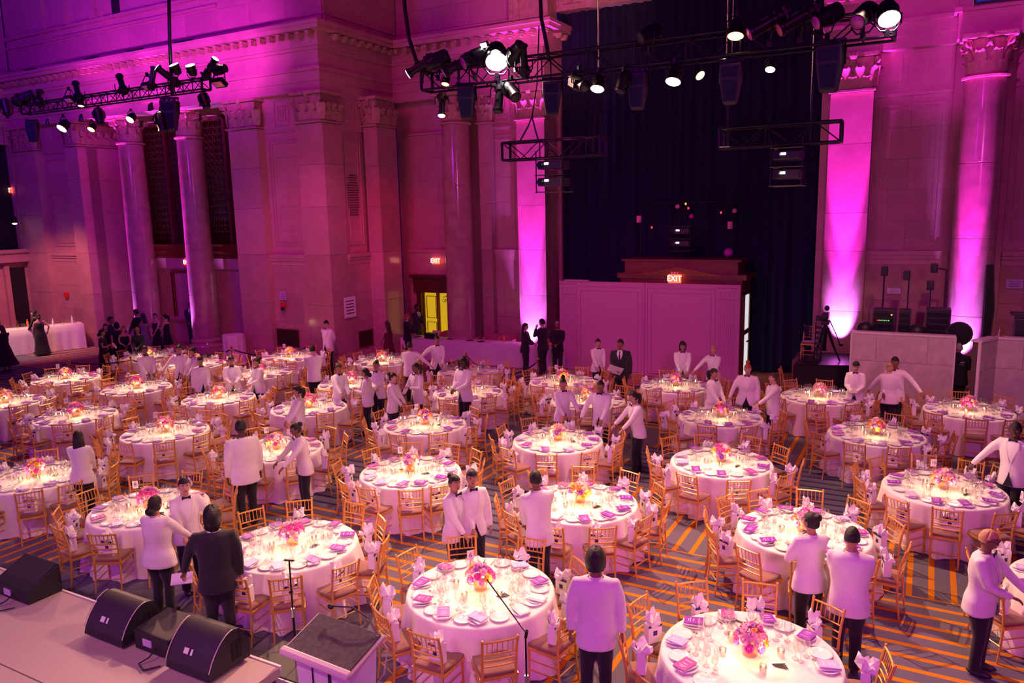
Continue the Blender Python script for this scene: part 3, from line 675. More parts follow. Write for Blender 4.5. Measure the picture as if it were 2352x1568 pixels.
# ================================================================ trusses and rigging
cyl_me = MB().tube([(0, 0, 0), (1, 0, 0)], 1.0, 6).mesh('brace', 'black_metal', smooth=True)
cyl_me2 = cyl_me.copy(); cyl_me2.name = 'chord'
def strut(name, par, a, b, r, me=None):
    a = Vector(a); b = Vector(b); d = b - a
    return put(name, me or cyl_me, par, a, rot=d.to_track_quat('X', 'Z').to_euler(), sc=(d.length, r, r))
def truss(label, x0, x1, y, z0, h, wd, bay):
    L = x1 - x0; r = thing('lighting_truss', label, 'truss', (x0, y, z0))
    for yy in (-wd / 2, wd / 2):
        for zz in (0, h): strut('chord', r, (0, yy, zz), (L, yy, zz), .024, cyl_me2)
    n = max(2, round(L / bay)); dx = L / n
    for i in range(n):
        a, b = i * dx, (i + 1) * dx
        for yy in (-wd / 2, wd / 2): strut('brace', r, (a, yy, 0 if i % 2 else h), (b, yy, h if i % 2 else 0), .012)
        strut('brace', r, (a, -wd / 2, h), (b, wd / 2, h), .010)
    for i in range(0, n + 1, 2):
        for yy in (-wd / 2, wd / 2): strut('upright', r, (i * dx, yy, 0), (i * dx, yy, h), .016)
    for x in (0, L):
        m = MB(); m.box((x, 0, 0), (.03, wd, .05)); m.box((x, 0, h), (.03, wd, .05)); 
        for yy in (-wd / 2, wd / 2): m.box((x, yy, h / 2), (.04, .05, h))
        m.build('end_frame', 'black_metal', r)
    return r
MTY = 14.0
truss('long black lighting truss spanning in front of the dark curtain', -9.52, -.68, MTY, 7.77, .40, .40, .46)
LT0, LT1 = aty(60, 262, 16).x, aty(474, 200, 16).x
truss('black lighting truss hanging before the far left cornice', LT0, LT1, 16.0, 8.87, .30, .30, .38)
truss('short hanging truss in front of the pink uplit pilaster, left of the curtain', -9.02, -6.55, 16.5, 6.44, .40, .40, .5)
truss('short hanging truss overlapping the right edge of the dark curtain', -4.06, -1.68, 17.0, 6.46, .40, .40, .5)
def cable(name, label, pts, r, m_='black_metal', cat='cable'):
    mb = MB(); mb.tube(pts, r, 6); return tag(mb.build(name, m_, None, smooth=True), label, cat)
def on(px_, py_, Y): return tuple(aty(px_, py_, Y))
def hang(px_, Y, z0, z1=16.5):
    P = aty(px_, 100, Y); return [(P.x, Y, z0), (P.x, Y, z1)]
cable('hoist_chain', 'steel chain holding the long truss above the short left truss', hang(1374, 14, 7.8), .018, 'silver')
cable('hoist_chain', 'steel chain holding the long truss over the middle of the curtain', hang(1670, 14, 7.8), .016, 'silver')
cable('hoist_cable', 'pale cable beside the middle chain of the long truss', hang(1682, 14, 7.8), .010, 'silver')
cable('hoist_chain', 'steel chain at the right part of the curtain', hang(1868, 17, 6.9), .014, 'silver')
cable('truss_pole', 'black pole carrying the far left truss', [on(396, 220, 16), on(390, 100, 16), on(386, -120, 16)], .05)
cable('cable_bundle', 'thick black cable bundle sweeping down to the left end of the long truss', [on(924, -80, 14), on(930, 20, 14), on(940, 90, 14), on(957, 142, 14), on(985, 170, 14)], .045)
cable('cable_bundle', 'black cables hanging by the lit cornice corner', [on(1238, -80, 14), on(1243, 40, 14), on(1253, 90, 14), on(1262, 140, 14)], .04)
cable('steel_wire', 'thin wire dropping past the cornice to the short left truss', [on(1238, 60, 14), on(1234, 190, 15), on(1222, 268, 16.4)], .014)
for lab, pts in (('left strap carrying the short left truss', [(1222, 268), (1213, 290), (1192, 328)]), ('right strap carrying the short left truss', [(1222, 268), (1230, 300), (1238, 326)]),
                 ('left purple strap at the right end of the short left truss', [(1374, 225), (1366, 275), (1362, 350)]), ('right purple strap at the right end of the short left truss', [(1374, 225), (1381, 290), (1387, 335)])):
    cable('lifting_strap', lab, [on(a, b, 16.5) for a, b in pts], .022, 'rope_navy', 'strap')
cable('lifting_strap', 'strap holding the left end of the short right truss', [on(1672, 150, 17), on(1672, 232, 17), on(1672, 345, 17)], .03, 'rope_navy', 'strap')
cable('lifting_strap', 'strap holding the right part of the short right truss', [on(1868, 180, 17), on(1866, 230, 17), on(1860, 330, 17)], .03, 'rope_navy', 'strap')

# ---------------------------------------------------------------- lamps
FX = {}
def fx_mesh(kind):
    if kind in FX: return FX[kind]
    d = {}
    if kind == 'profile':            # body along +X, lens at +X end
        m = MB(); m.tube([(-.34, 0, 0), (-.30, 0, 0), (-.12, 0, 0), (-.10, 0, 0), (.26, 0, 0), (.28, 0, 0), (.33, 0, 0)], [.07, .11, .12, .085, .085, .11, .11], 12); m.box((-.22, 0, 0), (.05, .28, .20)); m.box((.05, 0, .08), (.12, .06, .05)); d['body'] = m.mesh('body', 'black_metal', True, 40)
        m = MB(); m.tube([(.331, 0, 0), (.345, 0, 0)], [.098, .088], 16); d['lens'] = m
    if kind == 'wash':
        m = MB(); m.tube([(-.20, 0, 0), (-.16, 0, 0), (.02, 0, 0), (.10, 0, 0), (.14, 0, 0)], [.08, .13, .15, .17, .17], 14); m.tube([(-.06, 0, 0), (-.04, 0, 0)], .165, 14); d['body'] = m.mesh('body', 'black_metal', True, 40)
        m = MB(); m.tube([(.141, 0, 0), (.155, 0, 0)], [.155, .14], 16); d['lens'] = m
    if kind == 'head':
        m = MB(); m.tube([(-.24, 0, 0), (-.20, 0, 0), (0, 0, 0), (.16, 0, 0), (.22, 0, 0)], [.09, .15, .16, .12, .13], 12); m.box((-.05, 0, 0), (.2, .34, .16)); d['body'] = m.mesh('body', 'black_metal', True, 40)
        m = MB(); m.tube([(.221, 0, 0), (.235, 0, 0)], [.11, .10], 16); d['lens'] = m
    if kind == 'panel':
        m = MB(); m.box((0, 0, 0), (.10, .34, .22)); m.box((-.06, 0, 0), (.06, .22, .14)); d['body'] = m.mesh('body', 'black_metal')
        m = MB(); m.box((.055, 0, 0), (.008, .28, .15)); d['lens'] = m
    y = MB(); y.tube([(0, .19, 0), (0, .19, .16), (0, .10, .26), (0, -.10, .26), (0, -.19, .16), (0, -.19, 0)], .014, 5); y.box((0, 0, .30), (.06, .06, .10)); d['yoke'] = y.mesh('yoke', 'black_metal')
    d['lm'] = {}; FX[kind] = d; return d
def lamp(kind, label, px_, py_, Y, dx, dz, lens='black_plastic', sc=1.0, up=False, dy=-.35, cat='stage light'):
    """lamp at a point; its beam direction is (dx, dy, dz)"""
    P = aty(px_, py_, Y); d = fx_mesh(kind); r = thing('stage_light', label, cat, P); r.scale = (sc, sc, sc)
    q = Vector((dx, dy, dz)).to_track_quat('X', 'Z').to_euler()
    put('body', d['body'], r, rot=q)
    if lens not in d['lm']: d['lm'][lens] = d['lens'].mesh('lens', lens, True)
    put('lens', d['lm'][lens], r, rot=q)
    put('yoke', d['yoke'], r, rot=(pi if up else 0, 0, atan2(dy, dx)))
    return r
LM = [
 ('profile', 'black lamp at the left tip of the long truss, bluish lens', 968, 150, -.8, -.5, 'lens_blue', 1, True),
 ('head', 'dark tilted lamp second from the left on the long truss', 1005, 140, -.8, -.35, 'black_plastic', 1.1, True),
 ('profile', 'dark lamp with violet lens beneath the truss pole clamp', 1052, 148, -.6, -.4, 'cover_lilac', 1.0, True),
 ('head', 'dark lamp with raised square shutter left of the dazzling one', 1090, 135, -.3, -.2, 'cover_plum', 1.15, True),
 ('panel', 'small square white light left of and above the dazzling lamp', 1113, 103, -.1, -.2, 'lens_white', .55, True),
 ('wash', 'dazzling white lamp on the long truss', 1140, 128, .2, -.45, 'lens_white', 1.35, True),
 ('head', 'dark lamp right of the dazzling lamp, pointing away', 1184, 122, .7, .5, 'black_plastic', 1.0, True),
 ('profile', 'dark upright lamp near the cables of the long truss', 1203, 140, .1, 1.0, 'black_plastic', .9, True),
 ('wash', 'small amber downlight inside the left part of the long truss', 1024, 186, 0, -1, 'lens_amber', .5, False),
 ('profile', 'black downlight with two bright rings below the left truss end', 1015, 240, .15, -1, 'lens_warm', .75, False),
 ('profile', 'slim dark lamp hanging below the long truss near the capital', 1147, 222, .05, -1, 'black_plastic', .95, False),
 ('head', 'bulky dark lamp under the truss by the glowing capital', 1175, 212, .6, -.5, 'black_plastic', .9, False),
 ('head', 'bulky dark lamp under the truss at the curtain edge', 1330, 192, .6, -.3, 'black_plastic', .9, False),
 ('wash', 'round warm lamp glowing left in front of the curtain', 1374, 192, 0, -.75, 'lens_warm', .8, False),
 ('head', 'dark round lamp under the truss over the curtain, left of a speaker', 1432, 190, -.2, -.7, 'black_plastic', .8, False),
 ('wash', 'round warm lamp glowing at the centre of the curtain', 1549, 174, -.05, -.75, 'lens_warm', .85, False),
 ('wash', 'dark lamp with amber rimmed shutters over the curtain', 1603, 168, .6, -.6, 'lens_amber', .55, False),
 ('wash', 'small yellowish lamp glowing at the right of the curtain', 1770, 152, 0, -.6, 'lens_warm', .5, False),
 ('head', 'dark lamp standing on the truss against the curtain', 1492, 78, -.3, -.2, 'black_plastic', .9, True),
 ('wash', 'black lamp with amber glowing underside above the truss', 1691, 68, 0, -1, 'lens_amber', .85, False),
 ('profile', 'dark tilted lamp with speckled lens above the truss', 1768, 52, -.8, -.45, 'cover_plum', 1.1, True),
 ('profile', 'dark tilted lamp with reddish lens above the right half of the truss', 1838, 42, -.8, -.45, 'tub_leather', 1.1, True),
 ('head', 'dark lamp with violet lens near the right uplit capital', 1902, 38, -.5, -.3, 'cover_plum', 1.0, True),
 ('head', 'dark lamp with round lens on the right end of the long truss', 1984, 36, -.15, -.25, 'cover_plum', 1.0, True),
 ('wash', 'dazzling white lamp at the right tip of the long truss', 2040, 30, .1, -.45, 'lens_white', 1.0, True),
]
for k, lb, x, y, dx, dz, ln, sc, up in LM: lamp(k, lb, x, y, 13.75, dx, dz, ln, sc, up)
LL = [
 ('head', 'dark lamp at the far left end of the left truss', 14, 245, .2, -1, 'black_plastic', 1.1, True, 0), ('head', 'dark lamp left of the pair of heads on the left truss', 42, 230, -.6, .4, 'black_plastic', 1.1, True, .4),
 ('head', 'dark lamp right of the pair at the end of the left truss', 62, 222, .6, .4, 'black_plastic', 1.1, True, .4), ('profile', 'dark tilted lamp third along the left truss', 90, 224, -.6, .6, 'black_plastic', 1.1, True, .5),
 ('panel', 'flood lamp with pink face at the left part of the left truss', 160, 228, 0, -.8, 'petal_peach', 1.1, False, -.6), ('profile', 'lamp with glowing blue-white lens left on the truss', 178, 210, -.45, .75, 'lens_blue', 1.05, True, .2),
 ('wash', 'amber downlight below the blue-white lamp', 186, 238, .1, -1, 'lens_amber', .55, False, -.2), ('profile', 'lamp with glowing blue lens at the middle of the left truss', 280, 194, -.5, .75, 'lens_blue', 1.05, True, .2),
 ('panel', 'flood lamp with pink face at the middle of the left truss', 340, 198, 0, -.8, 'petal_peach', 1.1, False, -.6), ('profile', 'dark upright lamp beside the middle flood lamp', 350, 180, .1, .9, 'black_plastic', 1.0, True, .2),
 ('profile', 'lamp with blue halo left of the truss pole', 387, 176, -.5, .6, 'lens_blue', 1.1, True, -.5), ('wash', 'upright lamp with white lens at the truss pole', 404, 158, -.05, .9, 'lens_white', .85, True, -.5),
 ('wash', 'upright lamp with white lens right of the truss pole', 440, 160, .1, .9, 'lens_white', .85, True, -.45), ('profile', 'tilted lamp with slanted white lens near the right truss end', 482, 158, .6, .7, 'lens_white', 1.0, True, .1),
 ('head', 'dark lamp body above the right flood lamp', 505, 160, .9, .1, 'black_plastic', .9, True, .1), ('panel', 'flood lamp with pink face at the right tip of the left truss', 504, 190, 0, -.8, 'petal_peach', 1.2, False, -.6),
 ('wash', 'dazzling warm lamp below the left truss, left capital behind', 147, 288, .0, -.7, 'lens_warm', 1.0, False, -.6), ('wash', 'small amber lamp below the left truss', 212, 292, .1, -.8, 'lens_amber', .7, False, -.6),
 ('wash', 'small warm lamp below the middle of the left truss', 302, 270, .1, -.6, 'lens_warm', .75, False, -.6), ('head', 'dark moving lamp hanging under the truss pole', 372, 280, .2, -1, 'black_plastic', 1.2, False, 0),
 ('head', 'dark moving lamp hanging at the right end of the left truss', 470, 232, .4, -1, 'black_plastic', .9, False, 0), ('head', 'dark moving lamp hanging below the left third of the truss', 228, 268, .2, -1, 'black_plastic', 1.0, False, 0)]
for k, lb, x, y, dx, dz, ln, sc, up, dy in LL: lamp(k, lb, x, y, 15.8, dx, dz, ln, sc, up, dy)
# narrow lamp bars under the left truss
for lb, x, y in (('thin lamp bar with small green light below the right end of the left truss', 465, 228), ('thin lamp bar below the middle of the left truss', 345, 240), ('thin lamp bar below the left part of the left truss', 185, 266), ('thin lamp bar left of the warm lamp', 108, 276)):
    P = aty(x, y, 16); r = thing('lamp_bar', lb, 'stage light', P, radians(-28)); m = MB(); m.box((0, 0, 0), (.62, .05, .05)); m.build('bar', 'black_metal', r)
    for q in (-.24, -.08, .08, .24): m = MB(); m.tube([(q, 0, -.02), (q, 0, -.16)], [.03, .055], 8); m.build('lamp_can', 'black_metal', r)
# hanging loudspeakers
def hang_speaker(label, px_, py_, Y, sc=1.0, rz=0):
    P = aty(px_, py_, Y); r = thing('hanging_loudspeaker', label, 'loudspeaker', P, rz); r.scale = (sc,) * 3
    m = MB()
    m.rings([[(-.19, -.14, .30), (.19, -.14, .30), (.19, .16, .30), (-.19, .16, .30)], [(-.19, -.15, .05), (.19, -.15, .05), (.17, .14, .05), (-.17, .14, .05)], [(-.13, -.12, -.36), (.13, -.12, -.36), (.11, .06, -.36), (-.11, .06, -.36)], [(-.10, -.09, -.40), (.10, -.09, -.40), (.08, .04, -.40), (-.08, .04, -.40)]][::-1])
    bevel(m.build('cabinet', 'speaker_box', r), .012)
    m = MB(); m.rings([[(-.155, -.156, .24), (.155, -.156, .24), (.15, -.150, .24), (-.15, -.15, .24)], [(-.105, -.135, -.33), (.105, -.135, -.33), (.10, -.128, -.33), (-.10, -.128, -.33)]][::-1]); m.build('grille', 'velvet', r)
    m = MB(); m.box((0, 0, .36), (.42, .10, .05)); m.tube([(-.20, 0, .36), (-.215, 0, 0)], .015, 5); m.tube([(.20, 0, .36), (.215, 0, 0)], .015, 5)
    for q in (-.12, 0, .12): m.box((q, -.04, .34), (.06, .08, .05))
    m.build('bracket', 'black_metal', r)
for lb, x, y, Y, s_, rz in (('navy hanging loudspeaker left of the thin lamp near the round column capital', 1073, 232, 13.9, .92, .3), ('navy hanging loudspeaker in front of the glowing left capital', 1269, 222, 13.9, .92, .3),
     ('navy hanging loudspeaker left of the curtain centre', 1466, 205, 13.9, .92, 0), ('violet hanging loudspeaker over the curtain right of the chains', 1680, 188, 13.9, .95, 0),
     ('dark hanging loudspeaker at the right capital', 1908, 152, 13.9, 1.05, -.2), ('dark hanging loudspeaker under the left end of the left truss', 76, 300, 16, .95, .5), ('dark hanging loudspeaker below the truss pole, right of the blue lamp', 392, 262, 16, 1.25, .5)):
    hang_speaker(lb, x, y, Y, s_, rz)
def projectors(label, x, y, Y, W, n, led):
    P = aty(x, y, Y); r = thing('projector_rack', label, 'projector', P)
    for i in range(n):
        z = -.17 - i * .38; m = MB(); m.box((0, 0, z), (W, .5, .19)); bevel(m.build('projector', 'black_plastic', r), .03)
        m = MB(); m.box((-W * .12, -.256, z + .03), (.10, .012, .045)); m.build('status_light', led, r)
        m = MB(); m.tube([(-W * .35, -.25, z), (-W * .35, -.33, z)], .07, 12); m.build('lens_barrel', 'black_metal', r)
    m = MB()
    for i in range(n + 1):
        for yy in (-.24, .24): m.tube([(-W * .6, yy, -.02 - i * .38), (W * .6, yy, -.02 - i * .38)], .014, 5)
    for sx in (-W * .55, W * .55):
        for yy in (-.24, .24): m.tube([(sx, yy, .15), (sx, yy, -.04 - n * .38)], .014, 5)
    m.build('cage', 'pipe', r)
projectors('pair of stacked projectors under the short left truss', 1272, 362, 16.5, .62, 2, 'led_white')
projectors('pair of stacked projectors under the short right truss', 1812, 338, 17.0, .55, 2, 'led_white')
gf = thing('pipe_frame', 'thin pipe goal frame with small lamps standing before the curtain above the vestibule', 'frame', (aty(1580, 540, 24.3).x, 24.3, 0))
gx = gf.location.x; A = aty(1473, 468, 24.3); B = aty(1683, 466, 24.3); zb = 3.7
for X_ in (A.x, B.x): strut('post', gf, (X_ - gx, 0, zb), (X_ - gx, 0, A.z), .025)
strut('crossbar', gf, (A.x - gx - .12, 0, A.z), (B.x - gx + .12, 0, A.z), .025)
projectors('pair of stacked projectors hanging in the pipe frame', 1567, 518, 24.0, .58, 2, 'led_white')
for lb, x, y, mt in (('small pink speaker on the left post of the pipe frame', 1468, 503, 'petal_pink'), ('small pink box on the right post of the pipe frame', 1677, 517, 'petal_pink'), ('round magenta globe low on the right post', 1673, 580, 'cover_plum'), ('tiny pink lamp at the upper right of the pipe frame', 1687, 484, 'petal_pink'), ('pink dome under the pipe frame crossbar', 1556, 474, 'petal_pink'), ('small pink ring lamp in the middle of the pipe frame', 1588, 497, 'petal_magenta')):
    P = aty(x, y, 24.15); m = MB()
    if 'box' in lb or 'speaker' in lb: m.box((0, 0, 0), (.13, .12, .22)); m.tube([(0, -.06, -.06), (0, -.10, -.06)], .05, 10)
    else: m.ell((0, 0, 0), (.14 if 'globe' in lb else .07,) * 3, 14, 10); m.tube([(0, 0, 0), (0, .1, .05)], .03, 6)
    tag(m.build('small_lamp' if 'lamp' in lb else 'small_speaker', mt, None, loc=P), lb, 'lamp' if 'lamp' in lb else 'speaker')
for x, y, c in ((1575, 468, 'amber'), (1656, 488, 'red'), (1497, 522, 'red'), (1581, 478, 'red')):
    P = aty(x, y, 24.1); m = MB(); m.ell((0, 0, 0), (.03, .03, .04), 8, 6); tag(m.build('indicator_light', 'led_' + c, None, loc=P), {1575: 'tiny amber light on the pipe frame crossbar', 1656: 'tiny red light near the right post of the pipe frame', 1497: 'tiny red light near the left post of the pipe frame', 1581: 'tiny red light just below the pipe frame crossbar'}[x], 'light')
P = aty(2310, -2, 12); sc_ = thing('hanging_screen', 'dark blue hanging screen at the upper right corner', 'screen', P); m = MB(); m.box((.2, 0, .28), (1.1, .08, .62)); m.build('housing', 'black_metal', sc_); m = MB(); m.box((.2, -.045, .28), (1.04, .01, .56)); m.build('display', 'screen_blue', sc_); m = MB(); m.tube([(-.2, 0, .5), (-.2, 0, 3)], .02, 5); m.tube([(.6, 0, .5), (.6, 0, 3)], .02, 5); m.build('hanger', 'black_metal', sc_)

# ================================================================ counters and equipment on the right
ctr = thing('marble_counter', 'tall marble counter below the stacked amplifier racks', 'counter', (-1.6, 21, 0))
def slab_run(root, pts, H, cuts):
    for (x0, y0), (x1, y1) in zip(pts[:-1], pts[1:]):
        L = hypot(x1 - x0, y1 - y0); a = atan2(y1 - y0, x1 - x0)
        m = MB(); m.box(((x0 + x1) / 2 - sin(a) * .10, (y0 + y1) / 2 + cos(a) * .10, H / 2), (L, .14, H - .01), a); m.build('core', 'groove', root)
        for r_, (z0, z1) in enumerate(((0, .34 * H * 2 - .0), (.68 * H, H))):
            z0, z1 = ((0, H * .66), (H * .66, H))[r_]; n = max(1, round(L / .95)); off = .5 if r_ else 0
            us = sorted(set([0, L] + [round(L * (i + off) / n, 3) for i in range(n + 1) if 0 < L * (i + off) / n < L]))
            for u0, u1 in zip(us[:-1], us[1:]):
                m = MB(); m.box((0, 0, 0), (u1 - u0 - .006, .05, z1 - z0 - .006)); c = (u0 + u1) / 2
                m.build('marble_slab', 'counter_marble', root, loc=(x0 + c * cos(a), y0 + c * sin(a), (z0 + z1) / 2), rz=a)
        m = MB(); m.box(((x0 + x1) / 2 - sin(a) * .08, (y0 + y1) / 2 + cos(a) * .08, H + .015), (L + .03, .24, .05), a); m.build('coping', 'counter_trim', root)
slab_run(ctr, [(0, 0), (2.27, 0)], 2.03, 0)
m = MB(); m.box((-.01, .1, 1.0), (.04, .22, 2.04)); m.box((2.28, .1, 1.0), (.04, .22, 2.04)); m.build('end_trim', 'counter_trim', ctr)
ct2 = thing('marble_counter', 'angled marble counter at the far right edge', 'counter', (1.16, 20.35, 0)); slab_run(ct2, [(0, 0), (.36, .70), (3.6, .70)], 2.05, 0)
m = MB(); m.box((-.02, .05, 1.02), (.05, .1, 2.05)); m.build('end_trim', 'counter_trim', ct2)
# ledge behind the counters carrying the gear
m = MB(); m.box2((-1.5, 21.25, 1.78), (.7, 22.3, 1.86)); 
for x in (-1.45, .65): m.box2((x - .04, 21.3, 0), (x + .04, 22.2, 1.78))
tag(m.build('equipment_table', 'black_metal', None), 'black equipment shelf behind the tall marble counter', 'shelf')
m = MB(); m.box2((1.6, 21.35, 1.70), (4.6, 22.3, 1.78)); m.box2((1.65, 21.4, 0), (1.75, 22.2, 1.7)); m.box2((4.4, 21.4, 0), (4.5, 22.2, 1.7)); tag(m.build('equipment_table', 'black_metal', None), 'black equipment shelf behind the angled right counter', 'shelf')
def rack(label, xa, xb, ytop, leds=False, Y=21.75, zb=1.86):
    a = aty(xa, 730, Y); b = aty(xb, 730, Y); t = aty((xa + xb) / 2, ytop, Y); W = b.x - a.x; H = t.z - zb
    r = thing('amplifier_rack', label, 'rack', ((a.x + b.x) / 2, Y, zb)); m = MB(); m.box((0, .25, H / 2), (W, .5, H)); bevel(m.build('case', 'black_plastic', r), .015)
    m = MB(); frames(FR(-W / 2, 0, 0), m, 0, W, 0.02, H, .022, 0, .012); m.build('edge_trim', 'pipe', r)
    for k in range(4): m = MB(); m.box((0, -.006, H * (.18 + .21 * k)), (W * .86, .012, H * .15)); m.build('unit', 'black_metal', r)
    if leds:
        for i in range(7): m = MB(); m.box((-W * .28 + i * W * .085, -.016, H * .60), (.022, .006, .022)); m.build('indicator', ('led_red', 'led_amber', 'led_green')[min(2, i // 1 if i < 2 else 2)], r)
        m = MB(); m.ell((W * .34, -.02, H * .82), (.02, .01, .02), 8, 6); m.build('indicator', 'led_amber', r)
rack('equipment rack with a row of green and amber lights on the counter', 2004, 2056, 711, True); rack('narrow amplifier case in the middle of the counter', 2063, 2092, 713); rack('large amplifier case at the right end of the counter', 2126, 2184, 710)
for lb, x in (('glossy black dome at the left end of the counter', 1987), ('glossy black dome right of the narrow amplifier case', 2108)):
    P = aty(x, 738, 21.45); r = thing('black_dome', lb, 'dome', (P.x, P.y, 1.86)); m = MB(); m.ell((0, 0, .20), (.20, .20, .21), 20, 12); m.build('shell', 'black_plastic', r, smooth=True); m = MB(); m.lathe([(.16, 0), (.16, .04), (.12, .07)], 16); m.build('base', 'black_metal', r)
    m = MB(); m.box((0, -.20, .18), (.22, .02, .05)); m.build('label_strip', 'pipe', r)
m = MB(); m.box((0, 0, .09), (.26, .2, .18), 0, 0, .7); tag(m.build('blue_cloth_bundle', 'rope_navy', None, loc=(aty(2130, 745, 21.4).x, 21.4, 1.86)), 'small blue bundle on the counter between the dome and the large case', 'bundle')
m = MB(); m.ell((0, 0, .22), (.30, .26, .30), 16, 10); tag(m.build('duffel_bag', 'black_cloth', None, smooth=True, loc=(aty(2205, 740, 21.75).x, 21.75, 1.80)), 'rounded black bag at the right end of the counter before the uplit column', 'bag')
def pole_speaker(label, x, y, xb, Y=22.5, arm=None):
    P = aty(x, y, Y); Bx = aty(xb, 705, Y).x; r = thing('monitor_speaker', label, 'speaker', (Bx, Y, 1.86)); m = MB(); m.lathe([(.16, 0), (.16, .03), (.04, .05)], 14); m.tube([(0, 0, .03), (0, 0, P.z - 1.9)], .02, 6); 
    if arm: m.tube([(0, 0, P.z - 1.9), (P.x - Bx, 0, P.z - 1.86)], .018, 6)
    m.build('pole', 'black_metal', r); m = MB(); m.box((P.x - Bx, -.02, P.z - 1.86), (.17, .16, .24)); bevel(m.build('cabinet', 'black_plastic', r), .02); m = MB(); m.tube([(P.x - Bx, -.10, P.z - 1.88), (P.x - Bx, -.11, P.z - 1.88)], .06, 14); m.build('cone', 'speaker_grille', r)
pole_speaker('small black speaker on a pole, leftmost above the counter', 2032, 622, 2027); pole_speaker('small black speaker on a pole, second above the counter', 2083, 632, 2084)
pole_speaker('small black speaker on the shorter pole above the counter', 2137, 655, 2135); pole_speaker('small black speaker on an angled arm near the right uplit column', 2146, 615, 2168, arm=1)
cr = thing('control_rack', 'dark control desk with small blue display behind the right counter', 'rack', (2.0, 21.6, 1.78)); m = MB(); m.box((.35, .2, .35), (.9, .5, .7)); m.box((.35, .1, .80), (1.1, .4, .06)); bevel(m.build('case', 'black_plastic', cr), .02); m = MB(); m.box((.25, -.06, .52), (.16, .01, .035)); m.build('display', 'led_white', cr)
m = MB(); m.tube([(0, 0, 0), (.02, 0, 1.0), (-.03, 0, 2.1)], [.10, .13, .09], 8); tag(m.build('rolled_banner', 'black_cloth', None, loc=(aty(2270, 700, 22.3).x, 22.3, 1.6)), 'tall black covered bundle standing right of the uplit column', 'bundle')
m = MB(); m.box((0, 0, .9), (.1, .8, 1.8)); tag(m.build('side_panel', 'black_plastic', None, loc=(aty(2263, 760, 22.3).x, 22.2, 0)), 'black side panel behind the gap between the two counters', 'panel')
m = MB(); m.lathe([(.055, 0), (.06, .10), (.04, .14), (.055, .2)], 12); tag(m.build('glass_jar', 'amber_glass', None, smooth=True, loc=(aty(2300, 770, 21.2).x, 21.15, 2.09)), 'small glass on top of the right counter', 'glass')
# platform with camera tripod
pf = thing('camera_platform', 'black skirted camera platform in front of the right uplit pilaster', 'platform', (-3.05, 21.6, 0)); m = MB()
m.rings([[(0, 0, .92), (1.40, .45, .92), (1.40, 2.2, .92), (0, 2.2, .92)], [(0, 0, .98), (1.40, .45, .98), (1.40, 2.2, .98), (0, 2.2, .98)]]); m.build('deck', 'black_metal', pf)
sk = MB(); rows = []
for z in (.01, .5, .95):
    rows.append([(i / 60 * 1.40, i / 60 * .45 + .012 * sin(i * 1.7) * (1.2 - z), z) for i in range(61)])
sk.rings(rows, closed=False); sk.build('skirt', 'black_cloth', pf); m = MB(); m.box2((-.05, -.03, 0), (-.01, 2.1, 1.12)); m.build('side_board', 'booth_wood', pf)
tp = thing('camera_tripod', 'video camera on a heavy black tripod before the uplit pilaster', 'camera', (aty(1892, 825, 22.3).x, 22.35, .98)); m = MB()
for i in range(3):
    a = i * 2.09 + .3; m.tube([(0, 0, 1.05), (.18 * cos(a), .18 * sin(a), .55), (.42 * cos(a), .30 * sin(a), .02)], [.035, .03, .022], 6); m.tube([(.08 * cos(a), .06 * sin(a), .95), (.30 * cos(a), .22 * sin(a), .30)], .016, 5)
m.tube([(0, 0, .3), (0, 0, 1.2)], .05, 8); m.build('legs', 'black_metal', tp)
m = MB(); m.box((0, 0, 1.28), (.16, .34, .18)); m.box((-.16, 0, 1.20), (.18, .12, .14)); m.box((0, 0, 1.10), (.2, .2, .12)); m.tube([(0, -.16, 1.30), (0, -.34, 1.30)], .055, 10); m.ell((.02, 0, 1.48), (.07, .10, .08), 8, 6); bevel(m.build('camera_body', 'black_plastic', tp), .01)
m = MB(); m.tube([(.1, 0, 1.15), (.30, -.05, .75), (.40, -.05, .50)], .014, 5); m.ell((.42, -.05, .50), (.06, .04, .04), 8, 6); m.build('pan_handle', 'black_metal', tp)
m = MB()
for k in range(7): m.box((-.16, 0, .05 + k * .15), (.16, .16, .07))
for q in (-.24, -.08): m.tube([(q, -.08, 0), (q, -.08, 1.1)], .012, 4)
m.build('battery_stack', 'black_plastic', tp)

# ================================================================ registration table, bar, cocktail tables, ropes
def draped(label, cat, x0, x1, y0, y1, H, name='draped_table', pleats=40, amp=.012, m_='linen'):
    cx, cy = (x0 + x1) / 2, (y0 + y1) / 2; hx, hy = (x1 - x0) / 2, (y1 - y0) / 2; root = thing(name, label, cat, (cx, cy, 0))
    m = MB(); m.box((0, 0, H - .02), (2 * hx, 2 * hy, .03)); m.build('tabletop', 'wood_dark', root)
    per = [(-hx, -hy), (hx, -hy), (hx, hy), (-hx, hy)]; pts = []
    for i in range(4):
        a, b = per[i], per[(i + 1) % 4]; L = hypot(b[0] - a[0], b[1] - a[1]); n = max(6, int(L * 9))
        for j in range(n): t = j / n; pts.append((a[0] + (b[0] - a[0]) * t, a[1] + (b[1] - a[1]) * t, (0, 1, 0, -1)[i], (-1, 0, 1, 0)[i]))
    rows = []
    for k, z in enumerate((.015, H * .35, H * .7, H - .01, H + .004)):
        am = (amp + .02) * (1 - z / H) * 1.2; row = []
        for i, (x, y, nx, ny) in enumerate(pts):
            o = am * (sin(i * 1.9) + .6 * sin(i * .61 + 1)) + .01 + (.012 if k < 4 else 0); row.append((x + nx * o, y + ny * o, z))
        rows.append(row)
    m = MB(); m.rings(rows); m.build('tablecloth', m_, root, smooth=True, sharp=50); return root
rt = draped('long white clothed registration table in front of the tub chairs', 'table', -16.95, -10.58, 22.6, 23.35, .76)
